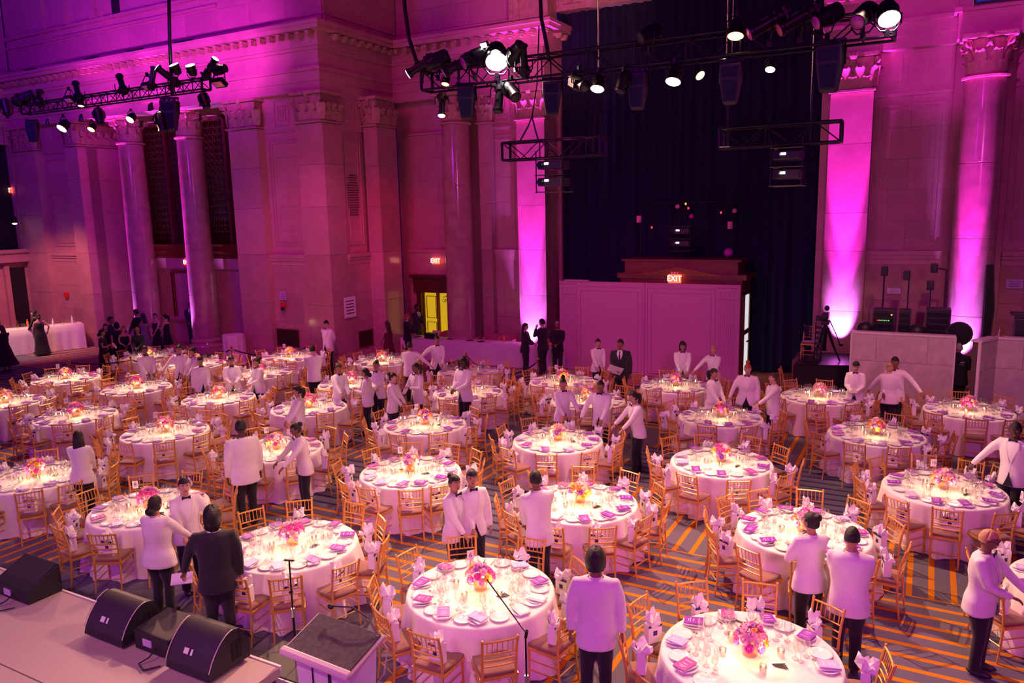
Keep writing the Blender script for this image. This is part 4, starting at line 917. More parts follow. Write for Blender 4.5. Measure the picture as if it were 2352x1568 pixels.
for k, (lb, x, Y) in enumerate((('pink tub chair second from the left behind the registration table', 1028, 23.75), ('pink tub chair third from the left, a bottle before it', 1084, 23.7), ('pink tub chair fourth along the registration table', 1130, 23.65), ('pink tub chair nearest the white uplight', 1164, 23.6), ('pink tub chair at the left end behind the registration table', 903, 23.3), ('pink tub chair half hidden beside the partition', 1266, 23.4))):
    P = aty(x, 790, Y); r = thing('tub_chair', lb, 'chair', (P.x, Y, 0), .25, 'tub chairs behind the registration table'); m = MB(); rows = []
    for z, s_ in ((.38, .27), (.5, .30), (.72, .33), (.80, .335)):
        row = [(s_ * 1.05 * cos(a), s_ * sin(a), z + (0.10 * max(0, sin(a)) if z > .6 else 0)) for a in [radians(-50 + q * 14) for q in range(21)]]; rows.append(row)
    m.rings(rows, closed=False); m.rings([[(x_ * .86, y_ * .86, z_) for x_, y_, z_ in r_][::-1] for r_ in rows], closed=False)
    o_ = m.build('shell', 'tub_leather', r, smooth=True); sm = o_.modifiers.new('s', 'SOLIDIFY'); sm.thickness = .03
    m = MB(); m.lathe([(.24, .36), (.26, .42), (.22, .46)], 18); m.build('seat', 'tub_leather', r, smooth=True)
    for q in range(4): m = MB(); m.tube([(.16 * cos(q * pi / 2 + .8), .16 * sin(q * pi / 2 + .8), .38), (.22 * cos(q * pi / 2 + .8), .22 * sin(q * pi / 2 + .8), 0)], .015, 5); m.build('leg', 'black_metal', r)
def laptop(label, x, Y, rz, z=.775):
    r = thing('laptop', label, 'laptop', (x, Y, z), rz); m = MB(); m.box((0, 0, .008), (.33, .23, .016)); m.build('keyboard_base', 'silver', r); m = MB(); m.rings([[(-.165, .11, .015), (.165, .11, .015), (.165, .12, .015), (-.165, .12, .015)], [(-.165, .19, .22), (.165, .19, .22), (.165, .20, .22), (-.165, .20, .22)]]); m.build('screen_lid', 'petal_peach', r)
laptop('silver laptop at the left end of the registration table', aty(958, 770, 22.95).x, 22.95, 2.6); laptop('pink lit laptop by the dark box on the registration table', aty(996, 770, 23.1).x, 23.1, 0)
m = MB(); m.box((0, 0, .10), (.42, .26, .20)); bevel(tag(m.build('black_box', 'black_plastic', None, loc=(aty(990, 775, 22.85).x, 22.85, .775)), 'black box in front of the pink laptop on the registration table', 'box'))
m = MB(); m.lathe([(.035, 0), (.035, .16), (.015, .20), (.015, .23)], 12); tag(m.build('juice_bottle', 'petal_yellow', None, smooth=True, loc=(aty(1157, 775, 23.1).x, 23.1, .77)), 'yellow green bottle on the registration table before the tub chairs', 'bottle')
for i, (x, mt) in enumerate(((1010, 'paper'), (1030, 'black_plastic'), (1052, 'paper'), (1076, 'black_plastic'), (1104, 'black_plastic'), (1125, 'paper'), (1180, 'paper'), (1262, 'petal_yellow'))):
    P = aty(x, 780, 22.85); m = MB(); m.box((0, 0, .006 if mt != 'petal_yellow' else .04), (.24, .18, .010 if mt != 'petal_yellow' else .07), .3 * i)
    tag(m.build('paper_sheet' if mt == 'paper' else ('tablet' if mt == 'black_plastic' else 'snack_box'), mt, None, loc=(P.x, 22.85 + .1 * (i % 2), .775)), ['left white sheet beside the pink laptop', 'black tablet left of the second tub chair', 'white sheet before the second tub chair', 'black tablet before the third tub chair', 'black tablet before the fourth tub chair', 'white sheet left of the yellow bottle', 'white sheet right of the yellow bottle', 'yellow snack box at the right end of the table'][i], 'paper' if mt == 'paper' else 'tablet' if mt == 'black_plastic' else 'box')
# bar along the left end wall
bx0, by0, bx1, by1 = -33.3, 14.0, -30.95, 19.42; bl = hypot(bx1 - bx0, by1 - by0); ba = atan2(by1 - by0, bx1 - bx0)
bar = draped('long white clothed bar crowded with glasses at the far left', 'bar', -bl / 2, bl / 2, -.02, .78, 1.04, name='bar_table'); bar.location = ((bx0 + bx1) / 2 - sin(ba) * .4, (by0 + by1) / 2 + cos(ba) * .4, 0); bar.rotation_euler = (0, 0, ba)
gl = MB(); gl.lathe([(.03, 0), (.032, .004), (.006, .012), (.006, .07), (.03, .095), (.034, .13), (.028, .165)], 10, cap=False); barglass_me = gl.mesh('wine_glass', 'glass', True)
bt = MB(); bt.lathe([(.036, 0), (.038, .02), (.038, .18), (.015, .24), (.014, .30)], 12); bottle_mes = [bt.mesh('bottle', k, True) for k in ('amber_glass', 'leaf_green', 'petal_orange', 'card_white')]
rb = random.Random(5)
for i in range(96):
    u = -bl / 2 + .15 + rb.random() * (bl - .3); v = -.28 + rb.random() * .6; c, s_ = cos(ba), sin(ba)
    P = (bar.location.x + u * c - v * s_, bar.location.y + u * s_ + v * c, 1.046)
    if i % 8 == 0: tag(put('bottle', bottle_mes[(i // 8) % 4], None, P), 'bottle among the glasses on the far left bar', 'bottle', 'bottles on the bar')
    else: tag(put('wine_glass', barglass_me, None, P), 'small stemmed glass on the far left bar', 'glass', 'glasses on the bar')
def cocktail(label, x, y, H=1.1, r=.38):
    root = thing('cocktail_table', label, 'table', (x, y, 0)); rows = []
    for z, q, a in ((.02, r * 1.06, .05), (.4, r * 1.0, .035), (H - .12, r, .015), (H - .01, r, .0), (H, r - .015, 0)):
        rows.append([((q + a * sin(9 * t)) * cos(t), (q + a * sin(9 * t)) * sin(t), z) for t in [2 * pi * j / 72 for j in range(72)]])
    m = MB(); m.rings(rows); m.build('tablecloth', 'linen', root, smooth=True, sharp=50)
cocktail('tall clothed cocktail table right of the second lit column', *aty(536, 775, 19.3).xy); cocktail('tall clothed cocktail table behind the guests in black', *aty(306, 760, 19.0).xy)
def stanchion(label, P): 
    r = thing('rope_stanchion', label, 'stanchion', (P[0], P[1], 0)); m = MB(); m.lathe([(.16, 0), (.16, .02), (.03, .05), (.022, .06), (.022, .90), (.035, .92), (.035, .97), (.01, 1.0)], 14); m.build('post', 'brass', r, smooth=True, sharp=40); return Vector((P[0], P[1], .88))
def rope(label, a, b, sag=.18, m_='rope_navy'):
    pts = [a.lerp(b, i / 12) - Vector((0, 0, sag * 4 * (i / 12) * (1 - i / 12))) for i in range(13)]; m = MB(); m.tube(pts, .022, 6); r = tag(m.build('barrier_rope', m_, None, smooth=True), label, 'rope')
    for q, t in ((pts[0], pts[1]), (pts[-1], pts[-2])): m = MB(); d = (t - q); m.tube([q, q + d * .4], .026, 6); m.build('hook', 'brass', r)
s1 = stanchion('brass rope post in front of the bar at the far left', atz(157, 825, .98)); s2 = stanchion('brass rope post before the right cocktail table', atz(531, 795, .98)); s3 = stanchion('brass rope post near the back-row waiter', atz(712, 787, .98))
s4 = stanchion('rope post in front of the registration table, middle', atz(1070, 810, .98)); s5 = stanchion('rope post in front of the registration table, left', atz(924, 790, .98)); s6 = stanchion('rope post beside the dark suited pair', atz(1236, 822, .98)); s0 = stanchion('rope post at the far left edge', atz(-30, 862, .98)); s7 = stanchion('rope post beside the guests in black', atz(300, 820, .98)); s8 = stanchion('rope post under the second lit column', atz(430, 800, .98))
rope('dark rope from the left edge to the post before the bar', s0, s1); rope('dark rope from the bar post towards the guests in black', s1, s7, .08); rope('dark rope behind the guests in black', s7, s8); rope('dark rope before the second lit column', s8, s2); rope('dark rope from the cocktail table to the back wall', s2, s3, .28)
rope('dark rope descending left of the middle registration post', s5, s4, .42); rope('dark rope from the middle registration post to the suited pair', s4, s6, .5)

# ================================================================ stage, monitors, lectern
SZ = .6
st = thing('stage_platform', 'beige carpeted stage platform at the lower left corner', 'stage', (-10, 0, 0))
m = MB(); m.box2((-6, -7, SZ - .10), (4.32, 5.24, SZ)); m.build('carpeted_top', 'stage_carpet', st); m = MB(); m.box2((-6, -7, 0), (4.28, 5.2, SZ - .10)); m.build('skirt', 'black_cloth', st)
m = MB(); m.box2((-6, 5.24, SZ - .04), (4.32, 5.265, SZ + .012)); m.build('edge_strip', 'counter_trim', st)
for y in (3.95, 1.6): m = MB(); m.box2((-6, y, SZ), (4.3, y + .012, SZ + .002)); m.build('seam', 'groove', st)
def wedge(label, x0, x1, y0, y1, H):
    r = thing('stage_monitor', label, 'loudspeaker', ((x0 + x1) / 2, (y0 + y1) / 2, SZ + .01)); W = x1 - x0; D = y1 - y0
    prof = [(-D / 2, .03), (-D / 2 + .02, .10)] + [(-D / 2 + .02 + (D * .62) * t, .10 + (H - .10) * sin(t * pi / 2) ** .8) for t in (.15, .3, .45, .6, .75, .9, 1.0)] + [(D * .30, H - .02), (D / 2, H * .55), (D / 2, .03)]
    m = MB(); m.rings([[(-W / 2, y, z) for y, z in prof], [(W / 2, y, z) for y, z in prof]]); m.build('cabinet', 'speaker_box', r, smooth=True, sharp=25)
    gp = prof[1:9]; m = MB(); m.rings([[(s_, y - .008, z + .008) for y, z in gp] for s_ in (-W / 2 + .02, W / 2 - .02)], closed=False); m.build('grille', 'speaker_grille', r, smooth=True)
    for s_ in (-1, 1): m = MB(); m.rings([[(s_ * W / 2 - .008 + q * .016, y - .012, z + .012) for y, z in gp] for q in (0, 1)], closed=False); m.build('edge_trim', 'lectern_edge', r)
    m = MB(); p_ = gp[1]; q_ = gp[2]; 
    for dx_, w_ in ((-.02, .07), (.06, .03)): m.quad((dx_ - w_ / 2 - .05, p_[0] - .014, p_[1] + .01), (dx_ + w_ / 2 - .05, p_[0] - .014, p_[1] + .01), (dx_ + w_ / 2 - .05, p_[0] + .018, p_[1] + .06), (dx_ - w_ / 2 - .05, p_[0] + .018, p_[1] + .06))
    m.build('badge', 'shirt', r)
    m = MB(); m.box((W / 2 + .002, D * .12, H * .45), (.008, .05, .20)); m.box((W / 2 + .002, D * .24, H * .45), (.008, .05, .20)); m.build('side_handle', 'dark_void', r)
wedge('curved black stage monitor in the middle of the stage edge', -8.12, -7.46, 4.70, 5.22, .40); wedge('curved black stage monitor nearest the lectern', -6.72, -6.08, 4.68, 5.22, .42)
def lowbox(label, x0, x1, y0, y1, H, Hb):
    r = thing('subwoofer_box', label, 'loudspeaker', ((x0 + x1) / 2, (y0 + y1) / 2, SZ + .01)); W, D = x1 - x0, y1 - y0
    m = MB(); m.rings([[(-W / 2, -D / 2, 0), (W / 2, -D / 2, 0), (W / 2, D / 2, 0), (-W / 2, D / 2, 0)], [(-W / 2, -D / 2, H), (W / 2, -D / 2, H), (W / 2, D / 2, Hb), (-W / 2, D / 2, Hb)]]); bevel(m.build('cabinet', 'speaker_box', r), .01)
    m = MB(); m.quad((-W / 2 + .02, -D / 2 + .02, H + .004), (W / 2 - .02, -D / 2 + .02, H + .004), (W / 2 - .02, D / 2 - .02, Hb + .004), (-W / 2 + .02, D / 2 - .02, Hb + .004)); m.build('grille', 'speaker_grille', r)
    m = MB(); m.box((-.06, -D / 2 - .004, H * .5), (.14, .01, .08)); m.build('label_plate', 'cover_lilac', r); m = MB(); m.tube([(.1, -D / 2 - .01, .10), (.12, -D / 2 - .12, .06), (.05, -D / 2 - .2, .012), (.2, -D / 2 - .26, .012), (.3, -D / 2 - .12, .012)], .008, 5); m.build('cable', 'black_cloth', r)
lowbox('flat black speaker box between the two curved monitors', -7.38, -6.82, 4.80, 5.25, .22, .26); lowbox('flat slanted speaker box at the left end of the stage edge', -10.15, -9.42, 4.82, 5.25, .16, .36)
# lectern
LZ = 1.72
q = [atz(720, 1402, LZ + .07), atz(878, 1462, LZ + .05), atz(818, 1548, LZ - .06), atz(650, 1494, LZ - .04)]
print('lectern', [tuple(round(c, 2) for c in v) for v in q])
lc = (q[0] + q[1] + q[2] + q[3]) / 4; la = atan2((q[1] - q[0]).y, (q[1] - q[0]).x); LW = ((q[1] - q[0]).length + (q[2] - q[3]).length) / 2; LD = ((q[3] - q[0]).length + (q[2] - q[1]).length) / 2
lec = thing('lectern', 'white lectern with a dark textured slanted top and gooseneck microphone', 'lectern', (lc.x, lc.y, 0), la)
def slant(d0, d1, w_, zoff, t):
    m = MB(); zf = lambda y: LZ + .13 * (y / LD) + zoff; m.rings([[(-w_, d0, zf(d0)), (w_, d0, zf(d0)), (w_, d1, zf(d1)), (-w_, d1, zf(d1))], [(-w_, d0, zf(d0) + t), (w_, d0, zf(d0) + t), (w_, d1, zf(d1) + t), (-w_, d1, zf(d1) + t)]]); return m
slant(-LD / 2 + .03, LD / 2 - .02, LW / 2 - .03, .0, .016).build('writing_surface', 'lectern_top', lec); bevel(slant(-LD / 2, LD / 2, LW / 2, -.035, .036).build('top_board', 'lectern_edge', lec), .01)
bevel(slant(-LD / 2 - .03, -LD / 2 + .03, LW / 2, -.02, .05).build('paper_stop', 'counter_trim', lec), .015)
m = MB(); m.rings([[(-LW * .30, -LD * .28, .0), (LW * .30, -LD * .28, .0), (LW * .30, LD * .30, 0), (-LW * .30, LD * .30, 0)], [(-LW * .40, -LD * .34, LZ - .10), (LW * .40, -LD * .34, LZ - .10), (LW * .42, LD * .40, LZ - .02), (-LW * .42, LD * .40, LZ - .02)]]); bevel(m.build('column_body', 'lectern_white', lec), .01)
m = MB(); m.box((LW * .12, -LD * .33, .9), (.025, .03, 1.3)); m.box((-.1, -LD * .33, .9), (.006, .03, 1.3)); m.build('body_groove', 'rope_navy', lec)
m = MB(); m.tube([(LW * .44, LD * .40, LZ + .08), (LW * .25, LD * .52, LZ + .16), (0, LD * .56, LZ + .20), (-LW * .25, LD * .50, LZ + .17)], .008, 6); m.build('gooseneck', 'silver', lec); m = MB(); m.ell((-LW * .29, LD * .48, LZ + .165), (.032, .024, .024), 10, 8); m.build('microphone', 'black_plastic', lec, smooth=True)
m = MB(); m.tube([(LW * .42, LD * .40, LZ + .08), (LW * .56, LD * .42, LZ - .02), (LW * .58, LD * .25, LZ - .2), (LW * .45, LD * .2, LZ - .35)], .006, 5); m.build('cable', 'lectern_edge', lec)
P = atz(700, 1555, .3); bb = thing('step_box', 'black step box with a white edge beside the lectern', 'step', (P.x - .25, P.y + .05, 0)); m = MB(); m.box((0, 0, .20), (.75, .55, .40)); bevel(m.build('box', 'speaker_box', bb), .01); m = MB(); m.box((0, -.285, .36), (.75, .02, .06)); m.build('edge', 'card_white', bb)
def micstand(label, top, H, boom=None, base=True):
    P = atz(top[0], top[1], H); r = thing('microphone_stand', label, 'stand', (P.x, P.y, 0)); m = MB(); m.lathe([(.14, 0), (.14, .02), (.02, .05)], 16); m.build('base', 'black_metal', r)
    m = MB(); m.tube([(0, 0, .03), (0, 0, H * .62)], .013, 8); m.tube([(0, 0, H * .6), (0, 0, H)], .009, 8); m.build('pole', 'black_metal', r); m = MB(); m.tube([(0, 0, H * .60), (0, 0, H * .66)], .02, 8); m.build('collar', 'silver', r)
    if boom:
        Q = atz(boom[0], boom[1], H + .38); m = MB(); m.tube([(0, 0, H), tuple(Q - Vector((P.x, P.y, 0)))], .007, 6); m.build('boom', 'silver', r); m = MB(); m.tube([(0, 0, H - .05), (.03, -.03, H + .04)], .016, 6); m.build('clamp', 'black_metal', r)
    else: m = MB(); m.box((0, 0, H), (.11, .02, .015), .3); m.build('crossbar', 'black_metal', r)
micstand('slim black microphone stand before the left front table', (664, 1286), 1.62); micstand('microphone boom stand reaching over the front centre table', (1207, 1452), 1.30, (1118, 1330))
# ================================================================ people
PEND = []
def ring(c, rx, ry, n=18, tilt=0.0):
    return [(c[0] + rx * cos(2 * pi * j / n), c[1] + ry * sin(2 * pi * j / n) * cos(tilt), c[2] + ry * sin(2 * pi * j / n) * sin(tilt)) for j in range(n)]
def ik(S_, T_, l1, l2, pole):
    d = T_ - S_; L = min(d.length, (l1 + l2) * .995); u = d.normalized(); a = (l1 * l1 + L * L - l2 * l2) / (2 * L); hgt = sqrt(max(l1 * l1 - a * a, 0))
    p = pole - u * pole.dot(u); p = p.normalized() if p.length > 1e-4 else u.orthogonal().normalized()
    return S_ + u * a + p * hgt, S_ + u * L
def add_hand(mb, W, dr, up, side, curl=.5):
    """palm plus four fingers and a thumb; W wrist, dr pointing direction, up = back of the hand"""
    dr = dr.normalized(); up = (up - dr * up.dot(dr)); up = up.normalized() if up.length > .01 else dr.orthogonal(); sd = dr.cross(up) * side
    pm = W + dr * .045
    mb.tube([W - dr * .01, W + dr * .02, W + dr * .06, W + dr * .088], [(.017, .024), (.015, .034), (.014, .040), (.011, .036)] if abs(sd.z) < 2 else .02, 8)
    for i, (o, L) in enumerate(((-.028, .062), (-.0095, .075), (.0095, .070), (.028, .055))):
        b = W + dr * .072 + sd * o; c = curl
        p1 = b + dr * L * .42 - up * L * .15 * c; p2 = p1 + (dr * (1 - .6 * c) - up * c).normalized() * L * .33; p3 = p2 + (dr * (1 - 1.1 * c) - up * 1.3 * c).normalized() * L * .27
        mb.tube([b, p1, p2, p3], [.0095, .009, .008, .006], 6)
    b = W + dr * .022 - sd * .024; p1 = b + (dr * .6 - sd * .75 - up * .2).normalized() * .032; p2 = p1 + (dr * .9 - sd * .25 - up * .3).normalized() * .028
    mb.tube([b, p1, p2], [.012, .010, .007], 6)
ARMS = {'down': (.26, .04, .82), 'front': (.05, .30, 1.04), 'low': (.09, .30, .90), 'behind': (.05, -.17, .92), 'chest': (.10, .27, 1.18), 'reach': (.20, .50, .93), 'far': (.30, .56, .98),
        'out': (.52, .22, .95), 'wide': (.62, .05, 1.0), 'mouth': (.06, .20, 1.44), 'hip': (.28, .05, .95), 'lowout': (.40, .20, .86), 'cross': (-.06, .26, 1.08), 'back': (.30, -.10, .86)}
HAIRM = {}
def person(label, x, y, h, face, top='waiter', arms=('down', 'down'), lean=0, turn=0, nod=0, hair='short', hc='black', skin='tan', fem=False, legs='stand', hem=.1, build=1.0, extra=None, pos=None):
    P = pos or atz(x, y, h); k = h / 1.72; c = Vector((-P.x, -P.y, 0)).normalized(); rt_ = Vector((-c.y, c.x, 0)) * -1
    v = -c; rt_ = Vector((v.y, -v.x, 0)); f = c * cos(radians(face)) + rt_ * sin(radians(face))
    root = thing('person', label, 'person', (P.x, P.y, 0), atan2(f.y, f.x) - pi / 2); root.scale = (k, k, k)
    la = radians(lean); HZ = .95
    def T(p):
        p = Vector(p); t = max(0, min(1, (p.z - HZ + .1) / .25)); a = la * t; q = p - Vector((0, 0, HZ)); return Vector((q.x, q.y * cos(a) + q.z * sin(a), HZ + q.z * cos(a) - q.y * sin(a)))
    B = build; sh = (.172 if fem else .198) * (B * .5 + .5); 
    sk = 'skin_' + skin
    # torso profile: z, rx, ry, y offset
    hip = .180 if fem else .165
    tor = [(.80, hip * 1.06 * B, .128 * B, -.01), (.92, hip * 1.04 * B, .126 * B, -.01), (1.02, (.150 if fem else .160) * B, .108 * B, 0), (1.10, (.142 if fem else .160) * B, .104 * B, .0), (1.22, (.160 if fem else .178) * B, (.125 if fem else .115) * B, .005), (1.33, sh * .98, .112 * B, .0), (1.41, sh * .93, .092 * B, -.005), (1.455, sh * .60, .066, -.005), (1.49, .062, .056, 0)]
    hands = []; paths = []
    for s_, a in ((1, arms[1]), (-1, arms[0])):
        t = ARMS[a] if isinstance(a, str) else a; tgt = Vector((t[0] * s_, t[1], t[2])); S0 = T((sh * s_, 0, 1.405))
        if lean > 12 and isinstance(a, str): tgt = tgt + Vector((0, sin(la) * .35, -.04))
        pole = Vector((s_ * .6, -.5, -.6)) if t[1] > -.05 else Vector((s_ * .9, -.6, -.1))
        E_, W_ = ik(S0, tgt, .285, .262, pole); paths.append((s_, S0, E_, W_)); hands.append((W_, (W_ - E_), s_))
    lg = {'stand': ((.095, .0), (-.095, .0)), 'stride': ((.085, .20), (-.085, -.20)), 'cross': ((-.05, .10), (.06, -.06)), 'wide': ((.15, .02), (-.15, -.02)), 'together': ((.05, 0), (-.05, 0))}[legs]
    legp = []
    for s_, (fx_, fy_) in zip((1, -1), lg):
        A_ = Vector((s_ * .082, 0, .87)); K_ = Vector(((s_ * .085 + fx_) / 2, fy_ * .45 + .03, .48)); F_ = Vector((fx_, fy_, .085)); legp.append((A_, K_, F_))
    # ---- body (one continuous surface) with head and hands
    m = MB()
    m.rings([[tuple(T(p)) for p in ring((0, yo, z), rx * .80, ry * .78)] for z, rx, ry, yo in tor])
    nk = T((0, .0, 1.44)); hd = T((0, .02, 1.60)); m.tube([nk, nk.lerp(hd, .8)], [.056, .054], 10)
    for s_, S0, E_, W_ in paths: m.tube([T((sh * .5 * s_, 0, 1.38)), S0 - Vector((s_ * .02, 0, .015)), S0.lerp(E_, .5), E_, E_.lerp(W_, .35), W_], [.035, .040, .040, .037, .037, .024], 8)
    for A_, K_, F_ in legp: m.tube([A_ + Vector((0, 0, .03)), A_.lerp(K_, .5), K_, K_.lerp(F_, .35), F_, F_ - Vector((0, -.02, .03))], [.085, .075, .052, .055, .036, .034], 8)
    hm = MB(); Rm = Matrix.Rotation(radians(-turn), 3, 'Z') @ Matrix.Rotation(radians(-nod) - la * .5, 3, 'X')
    H = MB()
    def hf(p):
        q = p.copy(); 
        if q.z < 0: t = -q.z; q.x *= 1 - .30 * t * t; q.y = q.y * (1 - .12 * t) + .10 * t * t
        if q.y > .55: q.y = .55 + (q.y - .55) * .75
        if q.y > .3 and -.05 < q.z < .22 and .2 < abs(q.x) < .6: q.y -= .06
        return q
    H.ell((0, 0, 0), (.076, .098, .118), 20, 14, hf)
    H.rings([[(-.008, .080, .022), (.008, .080, .022), (.006, .07, .03), (-.006, .07, .03)], [(-.011, .098, -.008), (.011, .098, -.008), (.009, .075, -.01), (-.009, .075, -.01)], [(-.017, .098, -.026), (.017, .098, -.026), (.013, .078, -.032), (-.013, .078, -.032)]])
    for s_ in (-1, 1):
        H.ell((s_ * .077, -.002, -.004), (.010, .020, .030), 8, 6)
        H.k = 1; H.ell((s_ * .030, .079, .018), (.014, .008, .0075), 8, 6); H.k = 2; H.ell((s_ * .030, .0855, .018), (.006, .004, .006), 8, 6); H.box((s_ * .031, .084, .036), (.034, .008, .006)); H.k = 0
    H.k = 3; H.ell((0, .083, -.055), (.025, .010, .0085), 10, 6); H.k = 0
    hc_ = T((0, .025, 1.612)) 
    M4 = Matrix.Translation(hc_) @ Rm.to_4x4()
    hm.add(H, M4)
    hk = MB()
    for W_, dr, s_ in hands:
        up = Vector((0, 0, 1)) if abs(dr.normalized().z) < .8 else Vector((s_, .3, 0)); add_hand(hk, W_, dr, up, s_, .55)
    hm.add(hk)
    bo_ = m.build('body', sk, root); rm = bo_.modifiers.new('r', 'REMESH'); rm.mode = 'VOXEL'; rm.voxel_size = .021 ; sm = bo_.modifiers.new('s', 'SMOOTH'); sm.iterations = 3; sm.factor = .5
    PEND.append((bo_, hm, [sk, 'eye_white', 'eye_dark', 'lip']))
    # ---- hair
    hr = MB(); hmats = 'hair_' + hc
    def cap(scx=1.10, scz=1.10, low=-.35, fr=.30, bump=0.0, n=22, mm=14, back=0.0):
        rs = []
        for i in range(mm + 1):
            t = pi / 2 - (pi * .92) * i / mm; row = []
            for j in range(n + 1):
                a = 2 * pi * j / n; X_, Y_, Z_ = cos(t) * cos(a), cos(t) * sin(a), sin(t)
                Yd = sin(a); lim = low if Yd < .0 else low + (fr - low) * min(1, Yd / .45)
                if Z_ < lim: 
                    Z_ = lim; q = sqrt(max(1 - lim * lim, 0)); X_, Y_ = q * cos(a) * .97, q * sin(a) * .97
                b_ = 1 + bump * sin(a * 7 + i * 1.7) * cos(i * 2.1 + j)
                row.append((X_ * .077 * scx * b_, Y_ * .100 * scx * b_ - .006, Z_ * .119 * scz * b_ + .004))
            rs.append(row)
        hr.rings(rs, closed=False)
    if hair == 'short': cap(1.10, 1.10, -.30, .42)
    elif hair == 'buzz': cap(1.035, 1.03, -.25, .45)
    elif hair == 'flat': cap(1.12, 1.20, -.10, .42, .03)
    elif hair == 'afro': cap(1.32, 1.28, -.45, .30, .05)
    elif hair == 'curly': cap(1.30, 1.22, -.55, .42, .07); hr.ell((0, -.05, -.07), (.088, .075, .085), 14, 8, lambda p: p * (1 + .07 * sin(9 * p.x + 5 * p.z)))
    elif hair == 'bun': cap(1.08, 1.08, -.40, .42); hr.ell((0, -.095, .085), (.045, .042, .042), 12, 8, lambda p: p * (1 + .05 * sin(11 * p.x + 7 * p.z)))
    elif hair == 'topbun': cap(1.08, 1.08, -.40, .42); hr.ell((0, -.05, .150), (.042, .042, .042), 12, 8, lambda p: p * (1 + .06 * sin(11 * p.x + 7 * p.z)))
    elif hair == 'lowbun': cap(1.10, 1.08, -.55, .42); hr.ell((0, -.115, -.06), (.058, .048, .052), 12, 8, lambda p: p * (1 + .06 * sin(11 * p.x + 7 * p.z)))
    elif hair == 'pony': cap(1.08, 1.08, -.40, .42); hr.tube([(0, -.09, .05), (0, -.15, .03), (0, -.16, -.05), (0, -.13, -.14), (0, -.11, -.19)], [.02, .032, .034, .026, .008], 8)
    elif hair == 'dreads':
        cap(1.14, 1.12, -.35, .42, .04)
        for j in range(12): a = pi + pi * j / 11; r_ = .09; hr.tube([(r_ * cos(a), r_ * sin(a), .05), (r_ * 1.35 * cos(a), r_ * 1.4 * sin(a), .0), (r_ * 1.3 * cos(a), r_ * 1.4 * sin(a), -.09 - .02 * (j % 3))], [.014, .016, .010], 6)
    elif hair == 'long':
        cap(1.12, 1.10, -.60, .42); rs = []
        for z, wx, wy, yo in ((.02, .088, .06, -.05), (-.10, .098, .055, -.065), (-.20, .105, .05, -.075), (-.30, .09, .04, -.085), (-.36, .05, .02, -.085)): rs.append([(wx * cos(2 * pi * j / 14), yo + wy * sin(2 * pi * j / 14) * (1 if sin(2 * pi * j / 14) < 0 else .6), z) for j in range(14)])
        hr.rings(rs)
    elif hair == 'bob': cap(1.16, 1.12, -.80, .42); hr.ell((0, -.03, -.075), (.092, .075, .075), 14, 8)
    if hair != 'bald':
        h2 = MB(); h2.add(hr, M4); o_ = h2.build('hair', hmats, root, smooth=True); s2 = o_.modifiers.new('s', 'SOLIDIFY'); s2.thickness = .008; s2.offset = 1
    if extra == 'glasses':
        g = MB(); 
        for s_ in (-1, 1): g.tube([(s_ * .031 + .021 * cos(a), .096, .018 + .016 * sin(a)) for a in [i * pi / 6 for i in range(13)]], .003, 4); g.tube([(s_ * .052, .094, .022), (s_ * .080, .03, .02), (s_ * .081, -.01, .01)], .003, 4)
        g2 = MB(); g2.add(g, M4); g2.build('glasses', 'black_plastic', root)
    # ---- clothes
    def voxel(o, vs=.021, it=3):
        r_ = o.modifiers.new('r', 'REMESH'); r_.mode = 'VOXEL'; r_.voxel_size = vs; r_.use_smooth_shade = True; q = o.modifiers.new('s', 'SMOOTH'); q.iterations = it; q.factor = .5; PEND.append((o, None, None))
    def surf(z, ang, off=.0):
        for (z0, a0, b0, y0), (z1, a1, b1, y1) in zip(tor[:-1], tor[1:]):
            if z0 <= z <= z1: t = (z - z0) / (z1 - z0); rx, ry, yo = a0 + (a1 - a0) * t, b0 + (b1 - b0) * t, y0 + (y1 - y0) * t; break
        else: rx, ry, yo = tor[0][1:] if z < tor[0][0] else tor[-1][1:]
        return tuple(T(((rx + off) * sin(ang), yo + (ry + off) * cos(ang), z)))
    jk = {'waiter': 'white_jacket', 'suit': 'charcoal_cloth', 'navy': 'navy_suit', 'hoodie': 'hoodie', 'blacktop': 'black_cloth'}.get(top)
    if jk:
        j = MB(); pr = [(.76 if fem else .745, hip * 1.16 * B, .140 * B, -.012)] + tor[1:-1]
        e = .016; rs = [[tuple(T(p)) for p in ring((0, yo, z), rx + e, ry + e, 24)] for z, rx, ry, yo in pr] + [[tuple(T(p)) for p in ring((0, -.006, 1.462), .074, .064, 24)]]
        j.rings(rs)
        for s_, S0, E_, W_ in paths: j.tube([T((sh * .45 * s_, -.005, 1.375)), S0 - Vector((s_ * .018, 0, .012)), S0.lerp(E_, .5), E_, E_.lerp(W_, .5), W_ - (W_ - E_).normalized() * .004], [.074, .074, .066, .056, .050, .041], 10)
        o_ = j.build('jacket', jk, root); voxel(o_)
        st_ = MB(); V = MB(); zt, zb_ = 1.468, (1.13 if top == 'waiter' else 1.16); n = 9
